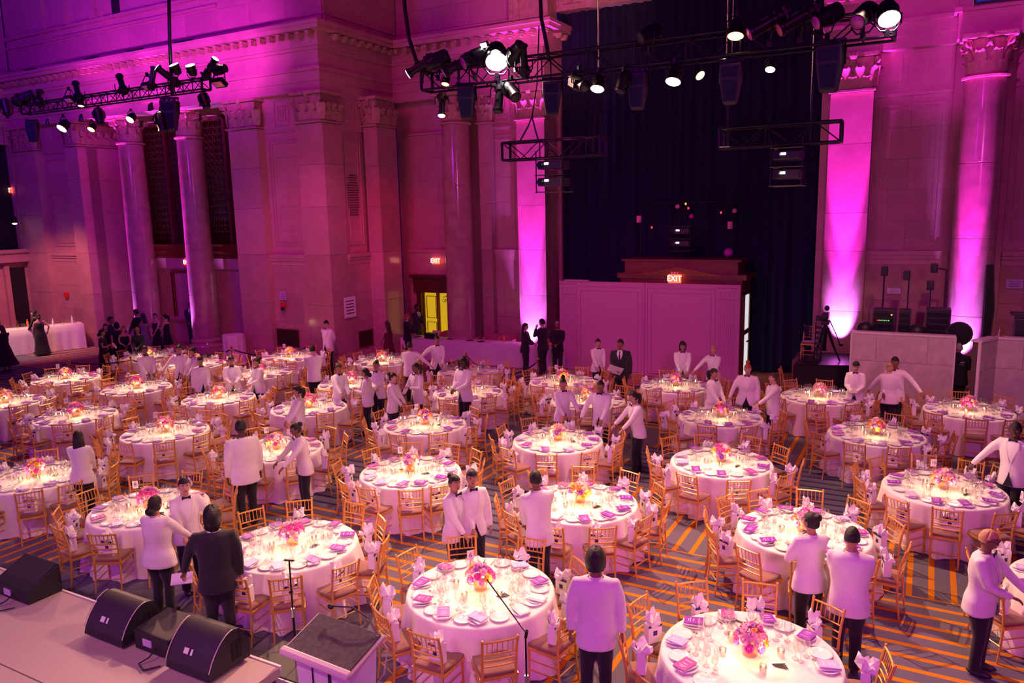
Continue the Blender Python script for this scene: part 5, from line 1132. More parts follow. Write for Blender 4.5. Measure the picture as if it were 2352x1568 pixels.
        if top in ('waiter', 'suit', 'navy'):
            for i in range(n):
                z = zt + (zb_ - zt) * i / (n - 1); w_ = .40 * (1 - (i / (n - 1)) ** 1.1) + .012
                V.v.extend([surf(z, w_ * q / 2, .026) for q in (-2, -1, 0, 1, 2)])
            for i in range(n - 1):
                for q in range(4): a = i * 5 + q; V.face((a, a + 1, a + 6, a + 5))
            V.build('shirt_front', 'shirt', root, smooth=True)
            L_ = MB()
            for s_ in (-1, 1):
                o0 = len(L_.v)
                for i in range(n):
                    t = i / (n - 1); z = zt + .006 + (zb_ - .03 - zt) * t; w_ = .40 * (1 - t ** 1.1) + .012; lw_ = .10 + .17 * sin(pi * min(t * 1.25, 1)) * (1 - t * .55)
                    L_.v.extend([surf(z, s_ * w_ , .028), surf(z, s_ * (w_ + lw_ * .5), .036), surf(z, s_ * (w_ + lw_), .024)])
                for i in range(n - 1):
                    for q in range(2): a = o0 + i * 3 + q; L_.face((a, a + 1, a + 4, a + 3) if s_ > 0 else (a + 1, a, a + 3, a + 4))
            L_.build('lapel', jk, root, smooth=True)
            if top == 'waiter':
                K = MB(); o0 = 0
                for i in range(5):
                    t = i / 4; z = .985 - .225 * t; w_ = .015 + .34 * t ** 1.3
                    K.v.extend([surf(max(z, .80), -w_, .034), surf(max(z, .80), w_, .034)]) if z > .8 else K.v.extend([tuple(Vector(surf(.80, -w_, .038)) + Vector((0, 0, z - .80))), tuple(Vector(surf(.80, w_, .038)) + Vector((0, 0, z - .80)))])
                for i in range(4): K.face((i * 2, i * 2 + 1, i * 2 + 3, i * 2 + 2))
                K.build('jacket_opening', 'black_cloth', root)
                b = MB(); c0 = Vector(surf(1.462, 0, .034)); b.box((0, 0, 0), (.022, .018, .022))
                for s_ in (-1, 1): b.rings([[(s_ * .008, -.008, -.007), (s_ * .008, .008, -.007), (s_ * .008, .008, .007), (s_ * .008, -.008, .007)], [(s_ * .058, -.008, -.026), (s_ * .058, .008, -.026), (s_ * .058, .008, .026), (s_ * .058, -.008, .026)]])
                b.build('bow_tie', 'black_cloth', root, loc=c0)
                b = MB(); 
                for z in (1.08, 1.02): q = Vector(surf(z, .03, .022)); b.ell(q, (.009, .005, .009), 6, 4)
                b.build('button', 'card_white', root)
            else:
                b = MB(); rr_ = [surf(z, 0, .032) for z in (1.455, 1.43, 1.30, 1.18, 1.15)]; ww = (.016, .012, .024, .030, .004); o0 = 0
                for (X_, Y_, Z_), w_ in zip(rr_, ww): b.v.extend([(X_ - w_, Y_, Z_), (X_, Y_ + .008, Z_), (X_ + w_, Y_, Z_)])
                for i in range(4): b.face((i * 3, i * 3 + 1, i * 3 + 4, i * 3 + 3)); b.face((i * 3 + 1, i * 3 + 2, i * 3 + 5, i * 3 + 4))
                b.build('necktie', 'rope_navy', root)
        t_ = MB(); t_.rings([[tuple(T(p)) for p in ring((0, -.008, z), rx, ry, 16)] for z, rx, ry in ((1.440, .082, .070), (1.478, .064, .058))], cap=False)
        o_ = t_.build('collar', 'shirt' if top != 'hoodie' else 'hoodie', root, smooth=True); s2 = o_.modifiers.new('s', 'SOLIDIFY'); s2.thickness = .008
        if top == 'hoodie':
            q = MB(); q.ell((0, -.075, 1.47), (.11, .05, .06), 14, 8); q.build('hood', 'hoodie', root, smooth=True)
            me = text_mesh('STAR GROUP', .055, 'shirt', .001); put('lettering', me, root, (.0, -.142, 1.30), rot=(radians(86), 0, 0))
            q = MB(); pts = [(.055 * (1 if i % 2 == 0 else .45) * sin(i * pi / 5), -.148, 1.235 + .055 * (1 if i % 2 == 0 else .45) * cos(i * pi / 5)) for i in range(11)]; q.tube(pts, .003, 4); q.tube([(.05, -.148, 1.25), (.16, -.146, 1.25)], .003, 4); q.build('star_emblem', 'shirt', root)
    if top.startswith('dress'):
        dm = {'dress': 'black_cloth', 'dressgrey': 'grey_dress', 'dressmaroon': 'maroon_dress', 'dresssleeve': 'black_cloth'}[top]
        d = MB(); fl = .30 if hem < .2 else .24
        if isinstance(extra, float): fl = extra
        rs = [(hem, fl, fl * .85, -.01), (hem + (.80 - hem) * .5, (fl + hip) / 2 * 1.0, .17, -.01), (.86, hip * 1.10 * B, .138 * B, -.01)] + tor[2:5] + [(1.30, sh * .88, .118, .004)] + ([(1.40, sh * .95, .09, 0), (1.45, sh * .6, .07, 0)] if top == 'dresssleeve' else [(1.34, sh * .72, .105, .004)])
        d.rings([[tuple(T(p)) for p in ring((0, yo, z), (rx + .012) , (ry + .012), 24)] for z, rx, ry, yo in rs])
        if top == 'dresssleeve':
            for s_, S0, E_, W_ in paths: d.tube([T((sh * .5 * s_, 0, 1.38)), S0, S0.lerp(E_, .45)], [.066, .064, .058], 10)
        else:
            for s_ in (-1, 1): d.tube([T((s_ * .07, .095, 1.33)), T((s_ * .085, .03, 1.475)), T((s_ * .07, -.085, 1.34))], .014, 6)
        o_ = d.build('dress', dm, root); voxel(o_, .022, 2)
    else:
        t_ = MB(); tm = 'black_cloth' if top in ('waiter', 'hoodie', 'blacktop') else jk
        t_.rings([[tuple(p) for p in ring((0, yo, z), rx, ry, 20)] for z, rx, ry, yo in ((.78, .15 * B, .105 * B, -.01), (.86, hip * 1.02 * B, .128 * B, -.01), (.96, hip * .98 * B, .125 * B, -.01), (1.04, .155 * B, .112 * B, 0))])
        for A_, K_, F_ in legp: t_.tube([A_, A_.lerp(K_, .5), K_, K_.lerp(F_, .5), F_ - Vector((0, 0, .03))], [.100 * B, .090 * B, .072, .066, .066], 12)
        o_ = t_.build('trousers', tm, root); voxel(o_)
    for A_, K_, F_ in legp:
        q = MB(); q.ell((F_.x, F_.y + .055, .045), (.046, .135, .044), 12, 8, lambda p: Vector((p.x, p.y, max(p.z, -.9)))); q.build('shoe', 'black_plastic', root, smooth=True)
    if extra == 'papers':
        q = MB(); q.box((0, 0, 0), (.22, .30, .006)); q.rings([[(.0, -.1, .004), (.24, -.14, .02), (.24, .14, .02), (0, .1, .004)], [(.0, -.1, .01), (.24, -.14, .026), (.24, .14, .026), (0, .1, .01)]]); W_ = hands[0][0]
        o_ = tag(q.build('paper_sheets', 'paper', None), 'open white papers held by the dark suited man near the partition', 'paper'); o_.parent = None
        Mx = Matrix.Translation((P.x, P.y, 0)) @ Matrix.Rotation(root.rotation_euler[2], 4, 'Z') @ Matrix.Scale(k, 4) @ Matrix.Translation(W_ + Vector((-.04, .10, -.02))) @ Matrix.Rotation(radians(48), 4, 'X') @ Matrix.Rotation(radians(25), 4, 'Z')
        o_.matrix_world = Mx
    if extra in ('fan', 'phone', 'folded', 'cards', 'cup'):
        q = MB()
        if extra == 'fan': q.tube([(0, 0, 0), (0, .012, 0)], .12, 18); nm, mt, lb, ct = 'plate', 'petal_peach', 'round peach plate in the hands of the guest at the left of the group', 'plate'
        elif extra == 'phone': q.box((0, 0, 0), (.08, .15, .01)); nm, mt, lb, ct = 'phone', 'black_plastic', 'dark phone held by the long red haired guest', 'phone'
        elif extra == 'folded': q.box((0, 0, 0), (.24, .16, .012)); nm, mt, lb, ct = 'folded_paper', 'cover_lilac', 'folded paper in the hand of the dark suited man at the stage edge', 'paper'
        elif extra == 'cup': q.lathe([(.03, 0), (.035, .1)], 10); nm, mt, lb, ct = 'cup', 'paper', 'small cup held by the suited man near the left end of the registration table', 'cup'
        else: q.box((0, 0, 0), (.20, .14, .008)); nm, mt, lb, ct = 'note_cards', 'paper', 'white note cards in the hands of the waiter before the marble counter', 'paper'
        W_ = hands[1][0] if extra == 'folded' else hands[0][0]
        o_ = tag(q.build(nm, mt, None), lb, ct)
        o_.matrix_world = Matrix.Translation((P.x, P.y, 0)) @ Matrix.Rotation(root.rotation_euler[2], 4, 'Z') @ Matrix.Scale(k, 4) @ Matrix.Translation(W_ + Vector((-.05, .10, -.02 if extra != 'folded' else -.12))) @ Matrix.Rotation(radians(30), 4, 'X')
    return root

PE = [
 # waiters, back to front
 ('young waiter in white jacket standing with hands behind back by the corner', 750, 736, 1.80, -42, dict(arms=('behind', 'behind'), turn=-15, nod=18, skin='light')),
 ('waiter seen from behind near the back wall, short black hair, white jacket', 717, 794, 1.74, 175, dict(arms=('low', 'low'), skin='light')),
 ('smiling waiter in white jacket pointing right across a table', 776, 836, 1.66, 30, dict(arms=('low', 'reach'), turn=10, hair='bun', fem=True)),
 ('waiter with low bun and hands at chest, facing the pointing one', 840, 846, 1.63, -100, dict(arms=('chest', 'chest'), hair='lowbun', fem=True)),
 ('waiter with folded arms behind the one with low bun', 864, 829, 1.68, -25, dict(arms=('cross', 'cross'), turn=-10, hair='bun', fem=True)),
 ('waiter in white jacket with dark bun looking right, centre left', 900, 857, 1.63, 65, dict(arms=('low', 'low'), hair='bun', fem=True, skin='light')),
 ('waiter with hair tied at the nape, hand at his collar', 956, 834, 1.72, -60, dict(arms=('chest', 'lowout'), hair='pony', skin='brown')),
 ('short haired waiter seen from behind reaching out to the right', 940, 786, 1.70, 165, dict(arms=('low', 'wide'), skin='tan')),
 ('laughing waiter before the registration table stretching an arm left', 1003, 772, 1.72, 5, dict(arms=('low', 'wide'), turn=-12, hair='topbun', fem=True, build=1.08)),
 ('tall dark skinned waiter with short dreads and clasped hands', 1065, 820, 1.86, -48, dict(arms=('front', 'front'), turn=-12, hair='dreads', skin='dark')),
 ('waiter with top bun reaching to the waiter beside, centre', 1292, 870, 1.66, 25, dict(arms=('reach', 'low'), turn=25, hair='topbun', fem=True, skin='tan')),
 ('short haired waiter with hands low, right of the top bun waiter', 1380, 874, 1.72, -18, dict(arms=('low', 'lowout'), hair='buzz', skin='brown', nod=8)),
 ('waiter leaning on a chair with legs crossed, facing left', 1466, 898, 1.67, -65, dict(arms=('reach', 'reach'), hair='pony', fem=True, legs='cross', lean=8)),
 ('smiling waiter resting hands on a chair before the partition, left', 1373, 779, 1.66, 18, dict(arms=('low', 'low'), hair='short', fem=True, skin='light')),
 ('man in dark suit and tie holding open papers before the partition', 1425, 780, 1.84, -8, dict(top='suit', arms=('down', 'front'), turn=15, skin='brown', build=1.1, extra='papers')),
 ('curly haired waiter with hands on a chair before the partition', 1568, 786, 1.68, 6, dict(arms=('low', 'low'), hair='curly')),
 ('blond waiter before the partition reaching left to a chair', 1640, 794, 1.66, -25, dict(arms=('low', 'out'), turn=-25, hair='bun', hc='blonde', skin='light', fem=True)),
 ('waiter with ponytail looking right beside the red haired waiter', 1638, 847, 1.66, 55, dict(arms=('low', 'low'), hair='pony', fem=True)),
 ('stout red haired waiter in white jacket facing the camera', 1718, 836, 1.70, -6, dict(arms=('down', 'lowout'), turn=-8, nod=10, hair='topbun', hc='red', skin='light', build=1.22, fem=True)),
 ('waiter with small bun reaching left towards the red haired waiter', 1778, 857, 1.65, -70, dict(arms=('far', 'down'), hair='bun', hc='brown', skin='light', fem=True, build=1.1)),
 ('dark haired waiter reading cards before the marble counter', 1967, 830, 1.65, -4, dict(arms=('front', 'front'), nod=25, fem=True, skin='light', extra='cards')),
 ('blond waiter seen from behind before the marble counter', 2045, 834, 1.66, 165, dict(arms=('out', 'chest'), hair='bun', hc='blonde', skin='light', fem=True, build=1.08)),
 ('tall waiter behind the blond one stretching an arm to the right', 2062, 819, 1.80, -30, dict(arms=('wide', 'low'), turn=-25, skin='brown', lean=6)),
 ('bald technician in black hooded top with star print on the back', 2203, 789, 1.80, 168, dict(top='hoodie', arms=('chest', 'chest'), hair='buzz', hc='grey', skin='light', build=1.25)),
 ('waiter at the right edge looking down at the chairs', 2336, 970, 1.80, -18, dict(arms=('down', 'out'), turn=-10, nod=15, hair='buzz', skin='dark')),
 ('waiter with dark bun and glasses seen from behind at the right', 1866, 1181, 1.66, -150, dict(arms=('chest', 'low'), turn=-22, hair='bun', fem=True, extra='glasses', build=1.05)),
 ('short haired waiter seen from behind beside the one with dark bun', 1958, 1216, 1.70, 178, dict(arms=('low', 'low'), nod=12, build=1.15)),
 ('waiter with cropped blond hair and glasses at the right edge', 2268, 1217, 1.68, 78, dict(arms=('reach', 'front'), nod=10, hair='buzz', hc='blonde', skin='brown', build=1.18, fem=True, extra='glasses')),
 ('curly black haired waiter seen from behind in the near foreground', 1368, 1266, 1.80, 178, dict(arms=('down', 'down'), hair='afro', skin='brown')),
 ('waiter seen from behind bending over a chair in the centre', 1236, 1087, 1.75, -158, dict(arms=('low', 'low'), hair='short', skin='brown', lean=7)),
 ('smiling waiter with bun holding a chair, left of a taller one', 1041, 1092, 1.66, 45, dict(arms=('low', 'low'), hair='bun', fem=True, turn=10)),
 ('smiling waiter with jacket open behind the one holding a chair', 1082, 1079, 1.70, 18, dict(arms=('down', 'down'), turn=12, fem=True, nod=4)),
 ('waiter with big low bun seen from behind near the stage', 352, 1142, 1.66, 140, dict(arms=('low', 'reach'), hair='lowbun', fem=True, build=1.18)),
 ('waiter in white jacket facing the camera near the stage', 421, 1098, 1.68, 8, dict(arms=('lowout', 'low'), turn=0, fem=True, skin='light')),
 ('curly haired man in charcoal suit seen from behind at the stage edge', 485, 1168, 1.80, 172, dict(top='suit', arms=('lowout', 'down'), hair='curly', build=1.1, extra='folded')),
 ('waiter with long curly black hair seen from behind, far left', 177, 991, 1.64, 155, dict(arms=('low', 'low'), hair='long', fem=True, turn=-20)),
 ('broad shouldered waiter with flat top hair seen from behind', 553, 968, 1.86, -162, dict(arms=('down', 'down'), hair='flat', skin='dark', build=1.12, turn=20)),
 ('waiter with ponytail leaning over the flower table beyond the broad back', 692, 970, 1.66, -75, dict(arms=('reach', 'reach'), hair='bun', fem=True, skin='brown', lean=8)),
 ('waiter with ponytail in profile facing left behind another waiter', 683, 887, 1.66, -80, dict(arms=('low', 'low'), hair='pony', fem=True)),
 ('waiter leftmost in the far row looking right, hands low', 331, 795, 1.70, 20, dict(arms=('low', 'low'), turn=30, skin='brown')),
 ('waiter resting a hand on a chair beside the guests in black', 411, 793, 1.70, -22, dict(arms=('low', 'out'), hair='bun', fem=True, turn=-12)),
 ('waiter half hidden behind the one resting a hand on a chair', 442, 799, 1.66, -60, dict(arms=('low', 'low'), hair='bun', fem=True)),
 ('waiter looking down before the table by the second lit column', 459, 819, 1.66, 8, dict(arms=('low', 'down'), nod=15, hair='short', fem=True)),
 ('waiter with hands joined, right of the one looking down', 530, 818, 1.68, 0, dict(arms=('front', 'front'), hair='bun', fem=True, nod=10)),
 ('waiter in profile facing left, hands at the belly, far row', 590, 822, 1.64, -62, dict(arms=('front', 'front'), hair='bun', fem=True)),
 # guests and staff in black
 ('guest in long black dress holding a round plate, left of the group', 232, 757, 1.68, 75, dict(top='dresssleeve', arms=('chest', 'chest'), hair='lowbun', fem=True, hem=.05, extra='fan')),
 ('guest with brown wavy hair half hidden at the back of the group', 241, 744, 1.66, 15, dict(top='dresssleeve', arms=('low', 'low'), hair='long', hc='brown', fem=True, skin='light')),
 ('man in navy suit at the back of the group, looking right', 252, 728, 1.80, 65, dict(top='navy', arms=('low', 'low'), skin='tan')),
 ('guest with round black hair seen from behind in the group', 267, 742, 1.66, 170, dict(top='blacktop', arms=('low', 'low'), hair='afro')),
 ('guest with long red hair looking at a phone', 283, 748, 1.66, 5, dict(top='dress', arms=('front', 'front'), hair='long', hc='red', skin='light', fem=True, nod=20, hem=.1, extra='phone')),
 ('guest with orange lit short hair in black, right of the phone user', 315, 752, 1.64, -15, dict(top='blacktop', arms=('front', 'front'), hair='short', hc='red', skin='brown', fem=True, nod=15)),
 ('tall man in black before the base of the left lit column', 313, 711, 1.86, -120, dict(top='blacktop', arms=('low', 'low'), skin='tan')),
 ('guest in glittering grey dress by the left lit column', 329, 720, 1.70, -140, dict(top='dressgrey', arms=('low', 'low'), hair='long', fem=True, hem=.35)),
 ('guest in black dress with bare arms right of the grey dress', 356, 720, 1.66, -40, dict(top='dress', arms=('low', 'chest'), hair='short', fem=True, hem=.25, skin='light')),
 ('guest in short black dress at the right of the group', 380, 722, 1.66, -120, dict(top='dress', arms=('chest', 'low'), hair='pony', fem=True, hem=.52, skin='light', legs='together')),
 ('suited man standing in the dark wooden doorway', 436, 694, 1.80, -10, dict(top='navy', arms=('low', 'low'), skin='dark', hair='short')),
 ('guest in black leaning to the bar, behind the open backed gown', 78, 713, 1.74, -100, dict(top='blacktop', arms=('low', 'low'), hair='bob', skin='light', turn=-10)),
 ('guest in long open backed black gown at the bar', 87, 720, 1.68, -170, dict(top='dress', arms=('down', 'hip'), hair='lowbun', hc='brown', fem=True, skin='light', hem=.05)),
 ('guest in wide black dress cut by the left edge', 4, 748, 1.66, -150, dict(top='dresssleeve', arms=('low', 'low'), hair='long', hc='brown', fem=True, hem=.25, extra=.42)),
 ('man in navy suit and tie by the corner pier, holding a cup', 882, 709, 1.78, 5, dict(top='navy', arms=('front', 'front'), skin='tan', extra='cup')),
 ('guest with long brown hair in maroon dress near the corner pier', 890, 738, 1.66, -140, dict(top='dressmaroon', arms=('low', 'down'), hair='long', hc='brown', fem=True, hem=.1, skin='light')),
 ('woman with red bob typing on a laptop at the registration table', 934, 721, 1.68, 60, dict(top='blacktop', arms=('low', 'reach'), hair='bob', hc='red', fem=True, skin='light', nod=22)),
 ('tall man in dark suit in front of the yellow doorway', 956, 699, 1.86, 45, dict(top='suit', arms=('low', 'low'), skin='dark')),
 ('long haired woman in dark suit talking before the white uplight', 1205, 743, 1.68, 70, dict(top='suit', arms=('front', 'front'), hair='long', fem=True, skin='light')),
 ('man in dark suit raising a hand to his mouth before the white uplight', 1246, 733, 1.80, -125, dict(top='suit', arms=('mouth', 'low'), build=1.08, skin='light')),
 ('grey bearded man in dark top half hidden by the partition', 1280, 738, 1.76, -10, dict(top='blacktop', arms=('front', 'front'), hair='buzz', hc='grey', skin='brown')),
]
for lb, x, y, h, fc, kw in PE: person(lb, x, y, h, fc, **kw)
# bake the remeshed surfaces, then weld head and hands to each body
bpy.context.view_layer.update(); dg = bpy.context.evaluated_depsgraph_get()
for o, extra_, mats_ in PEND:
    me = DAT.meshes.new_from_object(o.evaluated_get(dg), depsgraph=dg)
    if extra_ is not None:
        bm = bmesh.new(); bm.from_mesh(me); vs = [bm.verts.new(v) for v in extra_.v]
        for f, k_ in zip(extra_.f, extra_.m):
            try: q = bm.faces.new([vs[i] for i in f]); q.material_index = k_
            except ValueError: pass
        for f in bm.faces: f.smooth = True
        me.materials.clear()
        for n_ in mats_: me.materials.append(MT[n_])
        bm.to_mesh(me); bm.free()
    o.modifiers.clear(); o.data = me
# ================================================================ banquet tables
TB = [ # x, y, phrase, number, seats (angles or count), lamp
 (-1.35, 7.35, 'the lower-right table', None, [62, 96, 131, 165, 200, 236, 272, 306, 340, 16]),
 (-4.49, 7.33, 'the card-six table', '6', [275, 308, 349, 15, 48, 87, 133, 168, 208, 242]),
 (-7.48, 7.30, 'the lectern-side table', None, [278, 310, 344, 20, 55, 90, 129, 162, 200, 240]),
 (-10.55, 7.35, 'the card-eight table', '8', [262, 296, 330, 5, 40, 76, 112, 150, 190, 226]),
 (-13.75, 7.45, 'the left-edge near table', None, 10),
 (1.95, 10.5, 'the right-edge cut table', None, 10),
 (-1.31, 10.74, 'the two-backs table', None, [345, 26, 64, 93, 127, 157, 190, 215, 248, 280, 312]),
 (-4.53, 10.42, 'the centre second-row table', None, [241, 275, 308, 338, 8, 41, 76, 112, 145, 179, 214]),
 (-7.79, 10.49, 'the card-five table', '5', [160, 201, 247, 273, 305, 330, 0, 29, 62, 90, 126]),
 (-10.98, 10.48, 'the card-eighteen table', '18', 10), (-14.1, 10.38, 'the card-seventeen table', '17', 10), (-17.25, 10.4, 'the card-sixteen table', '16', 10),
 (-20.3, 10.5, 'the left-edge far table', None, 10),
 (.42, 13.38, 'the card-nineteen table', '19', [200, 243, 272, 303, 335, 5, 40, 70, 104, 140, 170]),
 (-3.03, 13.25, 'the orange-bloom table', None, 10), (-6.23, 13.25, 'the leaning-waiter table', None, 10),
 (-9.33, 13.15, 'the card-thirty-three table', '33', 10), (-12.72, 13.25, 'the profile-waiter table', None, 10), (-15.55, 13.05, 'the card-thirty-five table', '35', 10),
 (-18.6, 12.95, 'the card-thirty-six table', '36', 10), (-21.75, 12.95, 'the card-thirty-seven table', '37', 10),
 (-.71, 16.18, 'the counter-side table', None, 10), (-3.76, 16.27, 'the redhead-side table', None, 10), (-6.95, 16.5, 'the card-fourteen table', '14', 10),
 (-10.05, 16.1, 'the dreadlocks-side table', None, 10), (-13.5, 15.7, 'the five-waiters table', None, 10), (-16.9, 15.75, 'the pair-of-profiles table', None, 10),
 (-19.95, 16.0, 'the card-zero-two table', '02', 10), (-22.6, 16.3, 'the guests-side table', None, 10),
 (.95, 18.9, 'the far right-edge table', None, 10), (-2.08, 19.0, 'the platform-side table', None, 10), (-5.5, 18.8, 'the partition-side table', None, 10),
 (-8.37, 18.15, 'the card-twelve table', '12', 10), (-11.4, 18.3, 'the unlit table', None, 9), (-14.7, 18.6, 'the vent-side table', None, 10), (-18.0, 18.05, 'the card-twenty-nine table', '29', 9)]
TR = .88; TZ = .76
HOURS = 'twelve one two three four five six seven eight nine ten eleven'.split()
# ---- shared meshes
def cloth_mesh(seed):
    r0 = random.Random(seed); m = MB(); n = 120; ph = [r0.random() * 6.28 for _ in range(4)]; nf = 13 + seed % 3
    rows = []
    for z, rr_, am in ((.012, .975, 1.0), (.14, .965, .85), (.34, .94, .6), (.54, .915, .32), (.68, .895, .10), (.735, .886, .02), (.755, .878, 0), (.762, .862, 0), (.762, .40, 0)):
        row = []
        for j in range(n):
            a = 2 * pi * j / n; w_ = am * (.055 * sin(nf * a + ph[0]) + .030 * sin((nf * 2 + 1) * a + ph[1]) + .012 * sin(5 * a + ph[2])); q = rr_ + w_
            row.append((q * cos(a), q * sin(a), z))
        rows.append(row)
    m.rings(rows); return m.mesh('tablecloth', 'linen', True, 60)
cloths = [cloth_mesh(i) for i in range(3)]
_t = MB(); _t.lathe([(TR - .03, .72), (TR - .02, .75)], 32); _t.lathe([(.30, 0), (.28, .03), (.05, .06), (.04, .70), (.2, .72)], 12); top_me = _t.mesh('tabletop', 'wood_dark')
# chair parts (facing +Y, back at -Y)
CH_ = {}
def tubes(lst, name, m_, n=6):
    m = MB()
    for pts, r_ in lst: m.tube(pts, r_, n)
    return m.mesh(name, m_, True, 50)
xs_ = .19
for nm, sx in (('L', -1), ('R', 1)):
    CH_['fleg' + nm] = tubes([([(sx * xs_, .19, 0), (sx * xs_, .19, .06), (sx * xs_ * .98, .185, .44)], [.011, .014, .017])], 'leg', 'gold')
    pts = [(sx * xs_ * .95, -.235, 0), (sx * xs_ * .95, -.205, .20), (sx * xs_ * .95, -.19, .44), (sx * xs_ * .96, -.20, .60), (sx * xs_ * .97, -.225, .76), (sx * xs_, -.262, .90), (sx * xs_, -.266, .912), (sx * xs_, -.268, .925)]
    CH_['rleg' + nm] = tubes([(pts, [.012, .014, .017, .0165, .016, .015, .018, .006])], 'leg', 'gold')
m = MB(); m.box((0, .0, .435), (.42, .40, .035)); CH_['frame'] = m.mesh('seat_frame', 'gold')
m = MB(); m.rings([[(x * s_, y * s_ + 0, z) for x, y in ((-.19, -.18), (0, -.19), (.19, -.18), (.20, 0), (.19, .19), (0, .20), (-.19, .19), (-.20, 0))] for s_, z in ((.98, .452), (1.04, .465), (1.03, .485), (.90, .497), (.5, .503))]); CH_['cush'] = m.mesh('seat_cushion', 'cushion', True, 60)
by_ = lambda z: -.19 - max(0, z - .46) ** 1.35 * .21
def barb(z, r_=.0115, bow=.012): return ([(-xs_ * .97, by_(z), z), (-xs_ * .5, by_(z) - bow * .8, z), (0, by_(z) - bow, z), (xs_ * .5, by_(z) - bow * .8, z), (xs_ * .97, by_(z), z)], r_)
for i, z in enumerate((.885, .735, .66, .585)): CH_['rail%d' % i] = tubes([barb(z, .0125 if i == 0 else .010)], 'back_rail', 'gold')
CH_['spin'] = tubes([([(x, by_(.735) - .010, .735), (x, by_(.885) - .010, .885)], .0065) for x in [-.138, -.083, -.028, .028, .083, .138]], 'spindles', 'gold', 5)
CH_['str'] = tubes([([(-xs_, .19, .26), (xs_, .19, .26)], .008), ([(-xs_, .19, .15), (xs_, .19, .15)], .008), ([(-xs_, -.2, .2), (xs_, -.2, .2)], .008)] + [([(sx * xs_, .19, z), (sx * xs_ * .95, -.2, z)], .008) for sx in (-1, 1) for z in (.17, .29)], 'stretchers', 'gold', 5)
CHK = ['flegL', 'flegR', 'rlegL', 'rlegR', 'frame', 'cush', 'rail0', 'rail1', 'rail2', 'rail3', 'spin', 'str']
# bag
m = MB(); m.rings([[(-.085, -.045, 0), (.085, -.045, 0), (.085, .045, 0), (-.085, .045, 0)], [(-.085, -.045, .22), (.085, -.045, .22), (.085, .045, .22), (-.085, .045, .22)]]); bag_me = m.mesh('paper_bag', 'paper')
m = MB(); 
for s_ in (-1, 1): m.box((0, s_ * .046, .205), (.172, .003, .03))
for s_ in (-1, 1): m.box((0, s_ * .046, .12), (.05, .003, .055))
bagb_me = m.mesh('ribbon_band', 'navy_print')
m = MB()
for s_ in (-1, 1): m.tube([(-.035, s_ * .048, .21), (-.038, s_ * .055, .26), (-.01, s_ * .062, .29), (.02, s_ * .06, .285), (.04, s_ * .052, .25), (.035, s_ * .048, .21)], .004, 4)
bagh_me = m.mesh('handle', 'rope_navy')
tis = []
for s0 in range(3):
    r0 = random.Random(20 + s0); m = MB()
    for q in range(5):
        a = q * 1.3 + s0; cx, cy = .035 * cos(a), .018 * sin(a); hh = .05 + .08 * r0.random(); w_ = .045 + .02 * r0.random(); dx, dy = .05 * cos(a), .04 * sin(a)
        o = len(m.v); b = [(cx + w_ * cos(a + t), cy + w_ * .5 * sin(a + t), .20) for t in (0, 1.57, 3.14, 4.71)]; mid = [(cx + dx * .5 + w_ * 1.25 * cos(a + t + .4), cy + dy * .5 + w_ * .9 * sin(a + t + .4), .20 + hh * (.45 + .12 * (i % 2))) for i, t in enumerate((0, 1.57, 3.14, 4.71))]; tp_ = [(cx + dx + w_ * .55 * cos(a + t + .9), cy + dy + w_ * .5 * sin(a + t + .9), .20 + hh * (1 + .35 * (i % 2))) for i, t in enumerate((0, 1.57, 3.14, 4.71))]
        m.rings([b, mid, tp_], cap=False); m.face((o + 8, o + 9, o + 10, o + 11))
    tis.append(m.mesh('tissue_paper', 'tissue'))
# tableware
m = MB(); m.lathe([(.055, 0), (.06, .004), (.085, .010), (.112, .018), (.113, .021), (.085, .014), (.075, .010), (.01, .009)], 26); plate_mb = m; plate_me = m.mesh('plate', 'china', True)
m = MB(); m.box((0, 0, .006), (.13, .22, .012)); m.box((.012, .0, .014), (.11, .20, .006)); napkin_mb = m; napkin_me = m.mesh('napkin', 'napkin_cloth')
def menu_mb():
    m = MB(); m.rings([[(-.07, -.10, .0), (.07, -.10, .0), (.07, .10, .012), (-.07, .10, .012)], [(-.07, -.10, .006), (.07, -.10, .006), (.07, .10, .018), (-.07, .10, .018)]])
    m.k = 1
    for y, w_ in ((.055, .09), (.0, .06), (-.035, .08), (-.055, .05)):
        z = .0068 + .012 * (y + .10) / .20; m.quad((-w_ / 2, y - .003, z), (w_ / 2, y - .003, z), (w_ / 2, y + .003, z + .0004), (-w_ / 2, y + .003, z + .0004))
    return m
menus = [menu_mb().mesh('menu_card', [c_, 'paper']) for c_ in ('cover_purple', 'cover_plum', 'cover_purple', 'cover_lilac')]
m = MB(); m.box((0, 0, .002), (.009, .11, .003)); m.rings([[(-.004, .05, .001), (.004, .05, .001), (.004, .05, .004), (-.004, .05, .004)], [(-.012, .075, .001), (.012, .075, .001), (.012, .075, .005), (-.012, .075, .005)], [(-.011, .11, .002), (.011, .11, .002), (.011, .11, .005), (-.011, .11, .005)]]); fork_mb = m; fork_me = m.mesh('fork', 'silver')
m = MB(); m.box((0, -.02, .002), (.011, .09, .005)); m.rings([[(-.006, .025, .001), (.006, .025, .001), (.006, .025, .004), (-.006, .025, .004)], [(-.008, .09, .001), (.007, .09, .001), (.007, .09, .003), (-.008, .09, .003)], [(-.007, .12, .001), (-.002, .12, .001), (-.002, .12, .002), (-.007, .12, .002)]]); knife_mb = m; knife_me = m.mesh('knife', 'silver')
def goblet(h, rb_, rt_, bowl, n=14):
    m = MB(); s0 = h - bowl; m.lathe([(.034, 0), (.034, .003), (.006, .010), (.0045, s0 * .6), (.006, s0), (rb_ * .75, s0 + bowl * .18), (rb_, s0 + bowl * .45), (rt_, h)], n, cap=False); return m
